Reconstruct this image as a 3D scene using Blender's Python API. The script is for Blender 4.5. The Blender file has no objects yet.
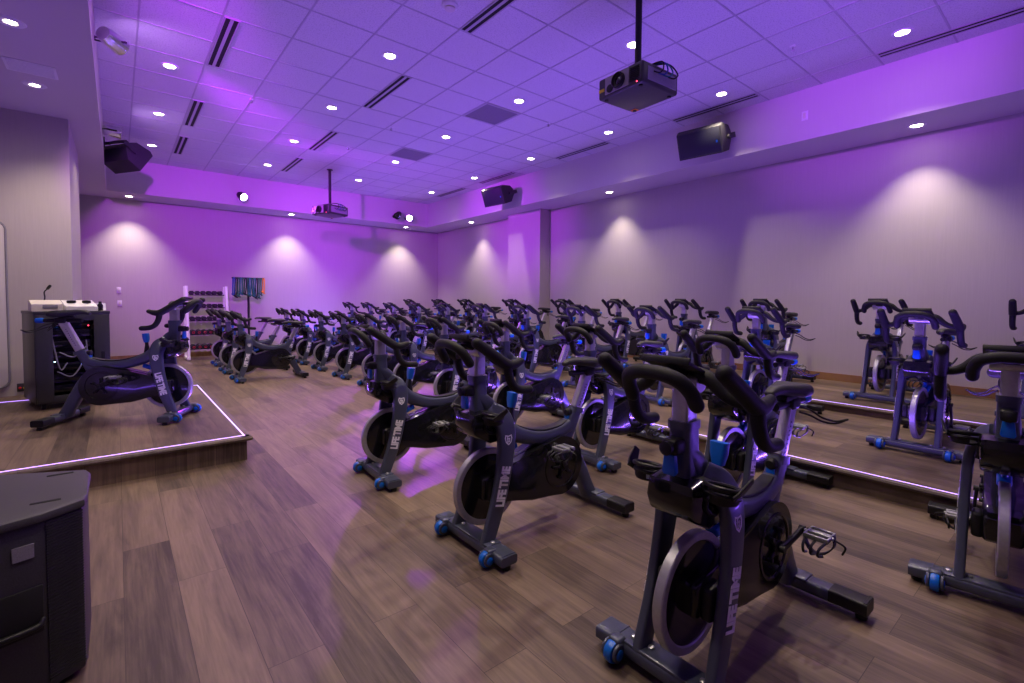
import bpy, bmesh, math, random
from mathutils import Vector, Matrix
random.seed(7)
PI = math.pi
SC = bpy.context.scene
COL = SC.collection

# ---------------------------------------------------------------- materials
def new_mat(name):
    m = bpy.data.materials.new(name); m.use_nodes = True
    nt = m.node_tree; nt.nodes.clear()
    out = nt.nodes.new('ShaderNodeOutputMaterial'); b = nt.nodes.new('ShaderNodeBsdfPrincipled')
    nt.links.new(b.outputs[0], out.inputs[0])
    return m, nt, b

def mat(name, col, rough=0.5, metal=0.0, coat=0.0, noise=0.12, scale=40.0, bump=0.0, spec=0.5):
    """plain painted / moulded surface with a little procedural unevenness"""
    m, nt, b = new_mat(name)
    tc = nt.nodes.new('ShaderNodeTexCoord'); nz = nt.nodes.new('ShaderNodeTexNoise')
    nz.inputs['Scale'].default_value = scale; nz.inputs['Detail'].default_value = 4
    nt.links.new(tc.outputs['Object'], nz.inputs['Vector'])
    rp = nt.nodes.new('ShaderNodeValToRGB')
    rp.color_ramp.elements[0].position = 0.25; rp.color_ramp.elements[1].position = 0.75
    rp.color_ramp.elements[0].color = tuple(c * (1 - noise) for c in col) + (1,)
    rp.color_ramp.elements[1].color = tuple(min(1, c * (1 + noise)) for c in col) + (1,)
    nt.links.new(nz.outputs['Fac'], rp.inputs['Fac']); nt.links.new(rp.outputs['Color'], b.inputs['Base Color'])
    b.inputs['Roughness'].default_value = rough; b.inputs['Metallic'].default_value = metal
    b.inputs['Coat Weight'].default_value = coat; b.inputs['Specular IOR Level'].default_value = spec
    if bump:
        bp = nt.nodes.new('ShaderNodeBump'); bp.inputs['Strength'].default_value = bump; bp.inputs['Distance'].default_value = 0.004
        nt.links.new(nz.outputs['Fac'], bp.inputs['Height']); nt.links.new(bp.outputs['Normal'], b.inputs['Normal'])
    return m

def emis(name, col, strength):
    m, nt, b = new_mat(name)
    b.inputs['Base Color'].default_value = (0.8, 0.8, 0.8, 1)
    b.inputs['Emission Color'].default_value = col + (1,); b.inputs['Emission Strength'].default_value = strength
    return m

def wood_floor(name, dark, light, plank_w=0.2, plank_l=1.25, rough=0.47, along='Y'):
    m, nt, b = new_mat(name); N = nt.nodes; L = nt.links
    tc = N.new('ShaderNodeTexCoord'); mp = N.new('ShaderNodeMapping')
    if along == 'Y': mp.inputs['Rotation'].default_value = (0, 0, PI / 2)
    L.new(tc.outputs['Object'], mp.inputs['Vector'])
    br = N.new('ShaderNodeTexBrick'); br.offset = 0.37; br.offset_frequency = 2
    br.inputs['Scale'].default_value = 1.0; br.inputs['Brick Width'].default_value = plank_l; br.inputs['Row Height'].default_value = plank_w
    br.inputs['Mortar Size'].default_value = 0.0013; br.inputs['Mortar Smooth'].default_value = 0.3; br.inputs['Bias'].default_value = 0.0
    br.inputs['Color1'].default_value = (0, 0, 0, 1); br.inputs['Color2'].default_value = (1, 1, 1, 1); br.inputs['Mortar'].default_value = (0, 0, 0, 1)
    L.new(mp.outputs[0], br.inputs['Vector'])
    # grain stretched along the plank, shifted for each plank
    add = N.new('ShaderNodeVectorMath'); add.operation = 'MULTIPLY_ADD'
    add.inputs[1].default_value = (1.3, 11, 1)
    sc = N.new('ShaderNodeVectorMath'); sc.operation = 'SCALE'; sc.inputs['Scale'].default_value = 17.0
    L.new(br.outputs['Color'], sc.inputs[0]); L.new(mp.outputs[0], add.inputs[0]); L.new(sc.outputs[0], add.inputs[2])
    n1 = N.new('ShaderNodeTexNoise'); n1.inputs['Scale'].default_value = 1.0; n1.inputs['Detail'].default_value = 8; n1.inputs['Roughness'].default_value = 0.66; n1.inputs['Distortion'].default_value = 0.8
    L.new(add.outputs[0], n1.inputs['Vector'])
    ad2 = N.new('ShaderNodeVectorMath'); ad2.operation = 'MULTIPLY_ADD'; ad2.inputs[1].default_value = (4, 90, 1)
    L.new(mp.outputs[0], ad2.inputs[0]); L.new(sc.outputs[0], ad2.inputs[2])
    n2 = N.new('ShaderNodeTexNoise'); n2.inputs['Scale'].default_value = 1.0; n2.inputs['Detail'].default_value = 5
    L.new(ad2.outputs[0], n2.inputs['Vector'])
    mx = N.new('ShaderNodeMix'); mx.data_type = 'FLOAT'; mx.inputs[0].default_value = 0.3
    L.new(n1.outputs['Fac'], mx.inputs[2]); L.new(n2.outputs['Fac'], mx.inputs[3])
    pl = N.new('ShaderNodeMath'); pl.operation = 'MULTIPLY_ADD'; pl.inputs[1].default_value = 0.23; pl.inputs[2].default_value = -0.115
    L.new(br.outputs['Color'], pl.inputs[0])
    sm = N.new('ShaderNodeMath'); sm.operation = 'ADD'; L.new(mx.outputs[0], sm.inputs[0]); L.new(pl.outputs[0], sm.inputs[1])
    rp = N.new('ShaderNodeValToRGB'); e = rp.color_ramp.elements
    e[0].position = 0.31; e[0].color = dark + (1,); e[1].position = 0.70; e[1].color = light + (1,)
    L.new(sm.outputs[0], rp.inputs['Fac'])
    md = N.new('ShaderNodeMix'); md.data_type = 'RGBA'; L.new(br.outputs['Fac'], md.inputs[0]); L.new(rp.outputs['Color'], md.inputs[6]); md.inputs[7].default_value = tuple(c * 0.85 for c in dark) + (1,)
    L.new(md.outputs[2], b.inputs['Base Color'])
    b.inputs['Roughness'].default_value = rough
    bp = N.new('ShaderNodeBump'); bp.inputs['Strength'].default_value = 0.12; bp.inputs['Distance'].default_value = 0.002
    L.new(n2.outputs['Fac'], bp.inputs['Height']); L.new(bp.outputs['Normal'], b.inputs['Normal'])
    return m

def wall_mat(name, col, grain=True):
    m, nt, b = new_mat(name); N = nt.nodes; L = nt.links
    tc = N.new('ShaderNodeTexCoord'); mp = N.new('ShaderNodeMapping'); mp.inputs['Scale'].default_value = (90, 90, 3)
    L.new(tc.outputs['Object'], mp.inputs['Vector'])
    n = N.new('ShaderNodeTexNoise'); n.inputs['Scale'].default_value = 1; n.inputs['Detail'].default_value = 4; L.new(mp.outputs[0], n.inputs['Vector'])
    rp = N.new('ShaderNodeValToRGB'); k = 0.028 if grain else 0.015
    rp.color_ramp.elements[0].position = 0.3; rp.color_ramp.elements[1].position = 0.7
    rp.color_ramp.elements[0].color = tuple(c * (1 - k) for c in col) + (1,); rp.color_ramp.elements[1].color = tuple(c * (1 + k) for c in col) + (1,)
    L.new(n.outputs['Fac'], rp.inputs['Fac']); L.new(rp.outputs['Color'], b.inputs['Base Color'])
    b.inputs['Roughness'].default_value = 0.75; b.inputs['Specular IOR Level'].default_value = 0.3
    bp = N.new('ShaderNodeBump'); bp.inputs['Strength'].default_value = 0.08; bp.inputs['Distance'].default_value = 0.002
    L.new(n.outputs['Fac'], bp.inputs['Height']); L.new(bp.outputs['Normal'], b.inputs['Normal'])
    return m

def tile_mat(name, col):
    m, nt, b = new_mat(name); N = nt.nodes; L = nt.links
    tc = N.new('ShaderNodeTexCoord')
    n = N.new('ShaderNodeTexNoise'); n.inputs['Scale'].default_value = 75; n.inputs['Detail'].default_value = 6; n.inputs['Roughness'].default_value = 0.7
    L.new(tc.outputs['Object'], n.inputs['Vector'])
    rp = N.new('ShaderNodeValToRGB'); rp.color_ramp.elements[0].position = 0.36; rp.color_ramp.elements[1].position = 0.5
    rp.color_ramp.elements[0].color = tuple(c * 0.72 for c in col) + (1,); rp.color_ramp.elements[1].color = col + (1,)
    L.new(n.outputs['Fac'], rp.inputs['Fac']); L.new(rp.outputs['Color'], b.inputs['Base Color'])
    b.inputs['Roughness'].default_value = 0.85; b.inputs['Specular IOR Level'].default_value = 0.15
    bp = N.new('ShaderNodeBump'); bp.inputs['Strength'].default_value = 0.4; bp.inputs['Distance'].default_value = 0.003
    L.new(n.outputs['Fac'], bp.inputs['Height']); L.new(bp.outputs['Normal'], b.inputs['Normal'])
    return m

M = dict(
    frame=mat('charcoal powder coat', (0.064, 0.074, 0.116), 0.34, 0.2, coat=0.2, noise=0.05, scale=120),
    black=mat('black plastic', (0.009, 0.009, 0.011), 0.45, spec=0.35, noise=0.15, scale=90),
    gloss=mat('gloss black plastic', (0.008, 0.008, 0.011), 0.14, coat=0.3, spec=0.4, noise=0.1),
    rubber=mat('soft black grip', (0.012, 0.0125, 0.014), 0.6, spec=0.3, noise=0.2, scale=200, bump=0.15),
    saddle=mat('black saddle cover', (0.024, 0.024, 0.028), 0.55, noise=0.15, scale=160, bump=0.1),
    pedal=mat('cast pedal metal', (0.32, 0.33, 0.34), 0.42, 0.7, noise=0.2, scale=150),
    silver=mat('brushed aluminium', (0.55, 0.55, 0.58), 0.33, 0.9, noise=0.1, scale=60),
    steel=mat('flywheel steel', (0.42, 0.42, 0.45), 0.4, 0.6, noise=0.1, scale=60),
    blue=mat('blue plastic', (0.0, 0.115, 0.56), 0.35, noise=0.06),
    letter=mat('light grey lettering', (0.8, 0.8, 0.84), 0.5, noise=0.03),
    white=mat('white painted metal', (0.72, 0.71, 0.73), 0.4, noise=0.04),
    offwhite=mat('off white plastic', (0.66, 0.62, 0.55), 0.45, noise=0.04),
    wall=wall_mat('vertical weave wallcovering', (0.46, 0.415, 0.41)),
    paint=wall_mat('painted drywall', (0.56, 0.52, 0.53), False),
    tile=tile_mat('mineral fibre tile', (0.66, 0.65, 0.67)),
    grid=mat('grid bar', (0.42, 0.41, 0.44), 0.5, noise=0.03),
    floor=wood_floor('brown vinyl plank', (0.048, 0.031, 0.023), (0.215, 0.150, 0.106), 0.19, 1.3),
    nosing=wood_floor('brown stair nosing', (0.07, 0.05, 0.045), (0.16, 0.12, 0.10), 0.5, 2.0, 0.5),
    basewood=wood_floor('brown wood baseboard', (0.16, 0.075, 0.035), (0.30, 0.16, 0.075), 0.4, 2.4, 0.45),
    dark=mat('dark slot', (0.004, 0.004, 0.005), 0.8, noise=0.0),
    offwhite2=mat('grey plastic', (0.30, 0.29, 0.29), 0.5, noise=0.05),
    vent=mat('grey vent mesh', (0.22, 0.21, 0.25), 0.6, noise=0.2, scale=300),
    cabinet=mat('black cabinet laminate', (0.03, 0.03, 0.034), 0.38, noise=0.1),
    spk=mat('black textured speaker paint', (0.026, 0.025, 0.031), 0.5, noise=0.25, scale=220, bump=0.2),
    spktop=mat('speaker top paint', (0.05, 0.048, 0.056), 0.55, noise=0.2, scale=260, bump=0.2),
    grille=mat('navy grille cloth', (0.008, 0.009, 0.025), 0.6, noise=0.3, scale=300),
    chrome=mat('polished metal', (0.7, 0.7, 0.74), 0.15, 1.0, noise=0.02),
    yellow=mat('yellow sticker', (0.8, 0.65, 0.03), 0.5, noise=0.03),
    orange=mat('orange rubber', (0.85, 0.28, 0.02), 0.5, noise=0.05),
    green=mat('dark green rubber', (0.012, 0.13, 0.06), 0.5, noise=0.1),
    teal=mat('teal rubber', (0.01, 0.16, 0.17), 0.5, noise=0.1),
    bluerub=mat('blue rubber', (0.015, 0.06, 0.3), 0.5, noise=0.1),
    red=mat('red plastic', (0.6, 0.02, 0.02), 0.4, noise=0.05),
    screen=mat('dark glass', (0.012, 0.013, 0.02), 0.08, coat=0.5, noise=0.0),
    glass=mat('smoked cabinet glass', (0.004, 0.004, 0.007), 0.12, noise=0.0),
    lamp=emis('lamp lens', (1.0, 0.86, 0.72), 28.0),
    led=emis('led tape', (0.46, 0.24, 1.0), 2.4),
    par=emis('par lens', (0.62, 0.36, 1.0), 60.0),
    ledblue=emis('blue pilot light', (0.02, 0.12, 1.0), 8.0),
    ledred=emis('red pilot light', (1.0, 0.03, 0.04), 5.0),
    ledwhite=emis('white pilot light', (0.5, 0.9, 1.0), 6.0),
)

# ---------------------------------------------------------------- mesh helpers
def finish(bm, ang=38):
    bmesh.ops.recalc_face_normals(bm, faces=bm.faces)
    lim = math.radians(ang)
    for e in bm.edges:
        if len(e.link_faces) == 2:
            e.smooth = e.calc_face_angle(0) < lim
        else: e.smooth = False
    for f in bm.faces: f.smooth = True

def obj(name, bm, m, parent=None, loc=None, keep=False):
    if not keep: finish(bm)
    me = bpy.data.meshes.new(name); bm.to_mesh(me); bm.free()
    ms = m if isinstance(m, (list, tuple)) else [m]
    for x in ms: me.materials.append(x)
    o = bpy.data.objects.new(name, me); COL.objects.link(o)
    if loc is not None: o.location = loc
    if parent: o.parent = parent
    return o

def tag(o, label, cat, group=None):
    o['label'] = label; o['category'] = cat
    if group: o['group'] = group
    return o

def thing(name, label, cat, loc=(0, 0, 0), rz=0.0, group=None):
    o = bpy.data.objects.new(name, None); COL.objects.link(o)
    o.location = loc; o.rotation_euler = (0, 0, rz); o.empty_display_size = 0.1
    return tag(o, label, cat, group)

def struct(o):
    o['kind'] = 'structure'; return o

def BM(): return bmesh.new()

def setmat(bm, n0, idx):
    for f in list(bm.faces)[n0:]: f.material_index = idx

def box(bm, c, s, bev=0.0, seg=2, rot=None, mi=0):
    t = bmesh.new(); bmesh.ops.create_cube(t, size=1)
    for v in t.verts: v.co = Vector((v.co.x * s[0], v.co.y * s[1], v.co.z * s[2]))
    if bev > 0: bmesh.ops.bevel(t, geom=list(t.edges), offset=min(bev, min(s) * 0.49), segments=seg, profile=0.5, affect='EDGES', clamp_overlap=True)
    mtx = Matrix.Translation(Vector(c))
    if rot: mtx = mtx @ rot.to_4x4()
    merge(bm, t, mtx, mi)

def merge(bm, t, mtx=None, mi=0):
    if mtx is not None: bmesh.ops.transform(t, matrix=mtx, verts=t.verts)
    mp = {}
    for v in t.verts: mp[v] = bm.verts.new(v.co)
    for f in t.faces:
        try:
            nf = bm.faces.new([mp[v] for v in f.verts]); nf.material_index = mi if mi else f.material_index
        except ValueError: pass
    t.free()

def catmull(pts, n):
    P = [Vector(p) for p in pts]; out = []
    for i in range(len(P) - 1):
        p0 = P[i - 1] if i else P[i] * 2 - P[i + 1]; p1, p2 = P[i], P[i + 1]
        p3 = P[i + 2] if i + 2 < len(P) else P[i + 1] * 2 - P[i]
        for k in range(n):
            t = k / n
            out.append(0.5 * ((2 * p1) + (p2 - p0) * t + (2 * p0 - 5 * p1 + 4 * p2 - p3) * t * t + (3 * p1 - p0 - 3 * p2 + p3) * t ** 3))
    out.append(P[-1]); return out

def lerp_list(vals, n):
    out = []
    for i in range(len(vals) - 1):
        for k in range(n): out.append(vals[i] + (vals[i + 1] - vals[i]) * k / n)
    out.append(vals[-1]); return out

def tangents(P):
    T = []
    for i in range(len(P)):
        a = P[max(0, i - 1)]; b = P[min(len(P) - 1, i + 1)]
        T.append((b - a).normalized())
    return T

def skin_rings(bm, rings, cap=True, closed=False, mi=0):
    R = [[bm.verts.new(p) for p in r] for r in rings]
    n = len(R[0]); m = len(R)
    for i in range(m if closed else m - 1):
        a, b = R[i], R[(i + 1) % m]
        for k in range(n):
            f = bm.faces.new((a[k], a[(k + 1) % n], b[(k + 1) % n], b[k])); f.material_index = mi
    if cap and not closed:
        for r in (R[0][::-1], R[-1]):
            f = bm.faces.new(r); f.material_index = mi
    return R

def tube(bm, pts, r, seg=10, sub=5, caps='round', mi=0, smooth=True, closed=False):
    """round bar through pts; r a number or one radius per point"""
    rr = r if isinstance(r, (list, tuple)) else [r] * len(pts)
    if closed:
        P = [Vector(p) for p in pts]; RR = list(rr)
    elif smooth and len(pts) > 2:
        P = catmull(pts, sub); RR = lerp_list(rr, sub)
    else:
        P = [Vector(p) for p in pts]; RR = list(rr)
    if closed:
        T = [(P[(i + 1) % len(P)] - P[i - 1]).normalized() for i in range(len(P))]
    else: T = tangents(P)
    a = Vector((0, 0, 1)) if abs(T[0].z) < 0.9 else Vector((1, 0, 0))
    rings = []
    u = (a - T[0] * a.dot(T[0])).normalized()
    def ring(c, u, t, rad):
        w = t.cross(u)
        return [c + (u * math.cos(2 * PI * k / seg) + w * math.sin(2 * PI * k / seg)) * rad for k in range(seg)]
    for i, (p, t) in enumerate(zip(P, T)):
        u = (u - t * u.dot(t)).normalized()
        if i == 0 and caps == 'round' and not closed:
            for q in (80, 50, 25):
                q = math.radians(q); rings.append(ring(p - t * RR[0] * math.sin(q), u, t, RR[0] * math.cos(q)))
        rings.append(ring(p, u, t, RR[i]))
        if i == len(P) - 1 and caps == 'round' and not closed:
            for q in (25, 50, 80):
                q = math.radians(q); rings.append(ring(p + t * RR[i] * math.sin(q), u, t, RR[i] * math.cos(q)))
    skin_rings(bm, rings, closed=closed, mi=mi)

def rrect(w, h, r, n=3):
    r = min(r, w * 0.499, h * 0.499); out = []
    for cx, cy, a0 in ((w / 2 - r, h / 2 - r, 0), (-w / 2 + r, h / 2 - r, 90), (-w / 2 + r, -h / 2 + r, 180), (w / 2 - r, -h / 2 + r, 270)):
        for k in range(n + 1):
            a = math.radians(a0 + 90 * k / n); out.append((cx + r * math.cos(a), cy + r * math.sin(a)))
    return out

def sweep(bm, pts, ws, hs, side=(0, 1, 0), rad=0.3, sub=6, smooth=True, mi=0, n=3):
    """rounded-rectangle bar: ws along side axis, hs across it; rad as share of the smaller dimension"""
    if not isinstance(ws, (list, tuple)): ws = [ws] * len(pts)
    if not isinstance(hs, (list, tuple)): hs = [hs] * len(pts)
    if smooth and len(pts) > 2: P = catmull(pts, sub); W = lerp_list(ws, sub); H = lerp_list(hs, sub)
    else: P = [Vector(p) for p in pts]; W, H = ws, hs
    T = tangents(P); S = Vector(side); rings = []
    for p, t, w, h in zip(P, T, W, H):
        a = (S - t * S.dot(t)).normalized(); b = t.cross(a)
        rings.append([p + a * x + b * y for x, y in rrect(w, h, rad * min(w, h), n)])
    skin_rings(bm, rings, mi=mi)

def lathe(bm, prof, seg=28, axis='Z', c=(0, 0, 0), mi=0, cap=True, a0=0.0, a1=2 * PI):
    """prof: list of (radius, height) along axis"""
    full = abs(a1 - a0 - 2 * PI) < 1e-6; c = Vector(c); rings = []
    n = seg if full else seg + 1
    for r, h in prof:
        ring = []
        for k in range(n):
            a = a0 + (a1 - a0) * k / seg; x, y = r * math.cos(a), r * math.sin(a)
            ring.append(c + (Vector((x, y, h)) if axis == 'Z' else Vector((x, h, y)) if axis == 'Y' else Vector((h, x, y))))
        rings.append(ring)
    R = [[bm.verts.new(p) for p in r] for r in rings]
    for i in range(len(R) - 1):
        for k in range(n if full else n - 1):
            try:
                f = bm.faces.new((R[i][k], R[i][(k + 1) % n], R[i + 1][(k + 1) % n], R[i + 1][k])); f.material_index = mi
            except ValueError: pass
    if cap and full:
        for r, pr in ((R[0][::-1], prof[0]), (R[-1], prof[-1])):
            if pr[0] > 1e-5:
                f = bm.faces.new(r); f.material_index = mi

def prism(bm, outline, a, b, axis='Y', bev=0.0, mi=0, seg=2):
    """outline in the two remaining axes, extruded from a to b along axis, edges rounded by bev"""
    def P(u, v, w): return Vector((u, w, v)) if axis == 'Y' else Vector((u, v, w)) if axis == 'Z' else Vector((w, u, v))
    t = bmesh.new()
    A = [t.verts.new(P(u, v, a)) for u, v in outline]; B = [t.verts.new(P(u, v, b)) for u, v in outline]
    n = len(outline); fa = t.faces.new(A[::-1]); fb = t.faces.new(B)
    for k in range(n): t.faces.new((A[k], A[(k + 1) % n], B[(k + 1) % n], B[k]))
    if bev:
        ed = list(fa.edges) + list(fb.edges)
        bmesh.ops.bevel(t, geom=ed, offset=bev, segments=seg, profile=0.5, affect='EDGES', clamp_overlap=True)
    merge(bm, t, None, mi)

def text_bm(s, size, ext, sx=1.0, offset=0.0, spacing=1.0):
    cu = bpy.data.curves.new('lettering', 'FONT'); cu.body = s; cu.size = size; cu.extrude = ext; cu.offset = offset
    cu.align_x = 'CENTER'; cu.align_y = 'CENTER'; cu.space_character = spacing; cu.space_word = 0.72; cu.resolution_u = 3
    o = bpy.data.objects.new('lettering', cu); COL.objects.link(o)
    dg = bpy.context.evaluated_depsgraph_get(); dg.update()
    me = bpy.data.meshes.new_from_object(o.evaluated_get(dg))
    bm = bmesh.new(); bm.from_mesh(me)
    for v in bm.verts: v.co.x *= sx
    bpy.data.objects.remove(o); bpy.data.curves.remove(cu); bpy.data.meshes.remove(me)
    return bm

def frame_mtx(o, x, n):
    """matrix whose X is x, Z is n"""
    x = Vector(x).normalized(); n = Vector(n); n = (n - x * n.dot(x)).normalized(); y = n.cross(x)
    return Matrix(((x.x, y.x, n.x, o[0]), (x.y, y.y, n.y, o[1]), (x.z, y.z, n.z, o[2]), (0, 0, 0, 1)))

def dup(root, loc, rz, label, group=None):
    r = root.copy(); COL.objects.link(r); r.location = loc; r.rotation_euler = (0, 0, rz); r['label'] = label
    if group: r['group'] = group
    for ch in list(root.children):
        c = ch.copy(); COL.objects.link(c); c.parent = r
        for g in list(ch.children):
            d = g.copy(); COL.objects.link(d); d.parent = c
    return r

ORD = ['first', 'second', 'third', 'fourth', 'fifth', 'sixth', 'seventh', 'eighth', 'ninth', 'tenth', 'eleventh', 'twelfth', 'thirteenth']

# ---------------------------------------------------------------- the room
XR, YB, XL, YF = 7.57, 12.84, -1.9, -1.6            # right, back, left, front (behind the camera) wall planes
HS, HC = 3.336, 3.975                               # soffit underside, tile ceiling
XS, YS, XLS = 6.77, 12.03, -0.12                    # soffit faces
Z1, Z2, ZS = 0.135, 0.222, 0.19                     # risers and stage
X1, X2 = 3.83, 5.845                                # riser edges
SX, SY0, SY1 = 0.80, 4.255, 7.2                     # stage corner and depth

def slab(name, lo, hi, m, bev=0.0, parent=None):
    bm = BM(); box(bm, [(a + b) / 2 for a, b in zip(lo, hi)], [b - a for a, b in zip(lo, hi)], bev)
    return struct(obj(name, bm, m, parent)) if parent is None else obj(name, bm, m, parent)

slab('floor', (XL, YF, -0.1), (XR, YB, 0), M['floor'])
slab('wall_right', (XR, YF, 0), (XR + 0.1, YB, HS), M['wall'])
slab('wall_back', (XL, YB, 0), (XR + 0.1, YB + 0.1, HS), M['wall'])
slab('wall_left', (XL - 0.1, YF, 0), (XL, YB + 0.1, HS), M['wall'])
slab('wall_front', (XL, YF - 0.1, 0), (XR, YF, HC), M['wall'])
slab('soffit_right', (XS, YF, HS), (XR + 0.1, YB + 0.1, HC + 0.05), M['paint'])
slab('soffit_back', (XLS, YS, HS), (XS, YB + 0.1, HC + 0.05), M['paint'])
slab('soffit_left', (XL - 0.1, YF, HS), (XLS, YB + 0.1, HC + 0.05), M['paint'])
slab('wall_pillar', (7.27, 7.93, 0), (XR, 9.06, HS), M['wall'])
slab('wall_column', (XL, 7.62, 0), (-0.40, 9.5, HS), M['wall'])
slab('ceiling', (XLS, YF, HC), (XS, YS, HC + 0.05), M['tile'])
T = 0.6207; GX0, GY0 = 3.31, 4.14
bm = BM()
k = -6
while GX0 + k * T < XS:
    x = GX0 + k * T
    if x > XLS + 0.02: box(bm, (x, (YF + YS) / 2, HC - 0.002), (0.016, YS - YF, 0.005))
    k += 1
k = -10
while GY0 + k * T < YS:
    y = GY0 + k * T
    if y > YF + 0.02: box(bm, ((XLS + XS) / 2, y, HC - 0.0015), (XS - XLS, 0.016, 0.004))
    k += 1
struct(obj('ceiling_grid', bm, M['grid']))

# risers on the right with rounded nosing and LED tape
def nosing_profile(edge, z):
    return [(edge - 0.0, z), (edge - 0.012, z - 0.004), (edge - 0.018, z - 0.016), (edge - 0.014, z - 0.028), (edge - 0.002, z - 0.034), (edge + 0.06, z - 0.034), (edge + 0.06, z)]
def riser(name, edge, z, zb):
    bm = BM(); box(bm, ((edge + 0.012 + XR) / 2, (YF + YB) / 2, (z + zb) / 2), (XR - edge - 0.012, YB - YF, z - zb))
    r = struct(obj(name, bm, M['floor']))
    bm = BM(); prism(bm, nosing_profile(edge, z + 0.002), YF, YB, 'Y')
    obj('nosing', bm, M['nosing'], r)
    bm = BM(); box(bm, (edge + 0.032, (YF + YB) / 2, z + 0.003), (0.008, YB - YF, 0.003), 0.001, 1)
    obj('led_strip', bm, M['led'], r)
    return r
riser('platform_lower', X1, Z1, 0.0)
riser('platform_upper', X2, Z2, Z1)

# instructor stage
bm = BM(); box(bm, ((XL + SX - 0.02) / 2, (SY0 + 0.02 + 7.62) / 2, ZS / 2), (SX - 0.02 - XL, 7.62 - SY0 - 0.02, ZS))
stage = struct(obj('stage_platform', bm, M['floor']))
bm = BM()
pr = nosing_profile(0, ZS + 0.002)
prism(bm, [(SY0 + u, v) for u, v in pr], XL, SX + 0.01, 'X')
prism(bm, [(SX - u, v) for u, v in pr], SY0 - 0.012, 7.62, 'Y')
obj('nosing', bm, M['nosing'], stage)
bm = BM(); zl = ZS + 0.004
box(bm, ((XL + SX - 0.03) / 2, SY0 + 0.042, zl), (SX - 0.03 - XL, 0.008, 0.003))
box(bm, (SX - 0.037, (SY0 + 0.035 + SY1) / 2, zl), (0.008, SY1 - SY0 - 0.035, 0.003))
box(bm, ((XL + SX - 0.03) / 2, SY1, zl), (SX - 0.03 - XL, 0.008, 0.003))
obj('led_strip', bm, M['led'], stage)

# baseboards
def led_lamp(x, y, z, lx, ly, e):
    l = bpy.data.lights.new('led_strip_light', 'AREA'); l.shape = 'RECTANGLE'; l.size = lx; l.size_y = ly; l.energy = e; l.color = (0.23, 0.09, 1.0)
    o = bpy.data.objects.new('led_strip_light', l); COL.objects.link(o); o.location = (x, y, z); o.rotation_euler = (PI, 0, 0)
led_lamp(X1 + 0.032, (YF + YB) / 2, Z1 + 0.007, 0.008, YB - YF, 265)
led_lamp(X2 + 0.032, (YF + YB) / 2, Z2 + 0.007, 0.008, YB - YF, 30)
led_lamp((XL + SX - 0.03) / 2, SY0 + 0.042, ZS + 0.009, SX - 0.03 - XL, 0.008, 11)
led_lamp(SX - 0.037, (SY0 + 0.035 + SY1) / 2, ZS + 0.009, 0.008, SY1 - SY0 - 0.035, 20)
slab('baseboard_right', (XR - 0.014, YF, Z2), (XR, YB, Z2 + 0.1), M['basewood'])
slab('baseboard_back', (XL, YB - 0.014, 0.0), (X1, YB, 0.1), M['basewood'])
slab('baseboard_column', (-0.4, 7.62, 0.0), (-0.386, 9.5, 0.1), M['basewood'])

# ---------------------------------------------------------------- ceiling fittings
def spot(name, loc, target, energy, color, size_deg, blend=0.5, rad=0.04):
    l = bpy.data.lights.new(name, 'SPOT'); l.energy = energy; l.color = color; l.spot_size = math.radians(size_deg); l.spot_blend = blend; l.shadow_soft_size = rad
    o = bpy.data.objects.new(name, l); COL.objects.link(o); o.location = loc
    d = Vector(target) - Vector(loc); o.rotation_euler = d.to_track_quat('-Z', 'Y').to_euler()
    return o

def downlight_proto():
    t = thing('downlight', 'x', 'ceiling light', (0, 0, 0))
    bm = BM(); lathe(bm, [(0.056, -0.001), (0.062, -0.007), (0.085, -0.006), (0.09, 0.0), (0.09, 0.001)], 32, cap=False)
    obj('trim_ring', bm, M['white'], t)
    bm = BM(); lathe(bm, [(0.0, -0.004), (0.03, -0.0045), (0.056, -0.003), (0.058, -0.001)], 28, cap=False)
    obj('lens', bm, M['lamp'], t)
    return t
WARM = (1.0, 0.83, 0.62)
DLX = [0.52, 2.379, 4.241, 6.103]; DLY = [1.352, 3.209, 5.071, 6.933, 8.795, 10.658]
ROWN = ['row beside the left bulkhead', 'second row from the left bulkhead', 'second row from the right bulkhead', 'row beside the right bulkhead']
proto = downlight_proto(); first = True
def place_light(loc, label, group):
    global first
    if first: proto.location = loc; proto['label'] = label; proto['group'] = group; first = False
    else: dup(proto, loc, 0, label, group)
E_CEIL = 130.0; E_WASH = 105.0
for i, x in enumerate(DLX):
    for j, y in enumerate(DLY):
        place_light((x, y, HC), 'round tile downlight, %s, %s from back wall' % (ROWN[i], ORD[5 - j]), 'ceiling tile downlights')
        spot('downlight_beam', (x, y, HC - 0.02), (x, y, 0), E_CEIL, WARM, 105, 0.7)
SOF = [(7.19, 1.43, 'right bulkhead, first from the camera'), (7.19, 5.93, 'right bulkhead, second from the camera'), (7.19, 10.5, 'right bulkhead, farthest from the camera'),
       (0.22, 12.42, 'back bulkhead, left one over the wall switches'), (3.28, 12.42, 'back bulkhead, middle one'), (6.3, 12.42, 'back bulkhead, nearest the right corner')]
for x, y, s in SOF:
    place_light((x, y, HS), 'round wall washing downlight under the ' + s, 'bulkhead downlights')
    spot('wall_washer_beam', (x, y, HS - 0.02), (x + (0.12 if x > 7 else 0), y + (0.1 if y > 12 else 0), 1.0), E_WASH * (0.9 if x > 7 else 1.45), (1.0, 0.86, 0.68), 88, 0.9, 0.03)
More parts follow.
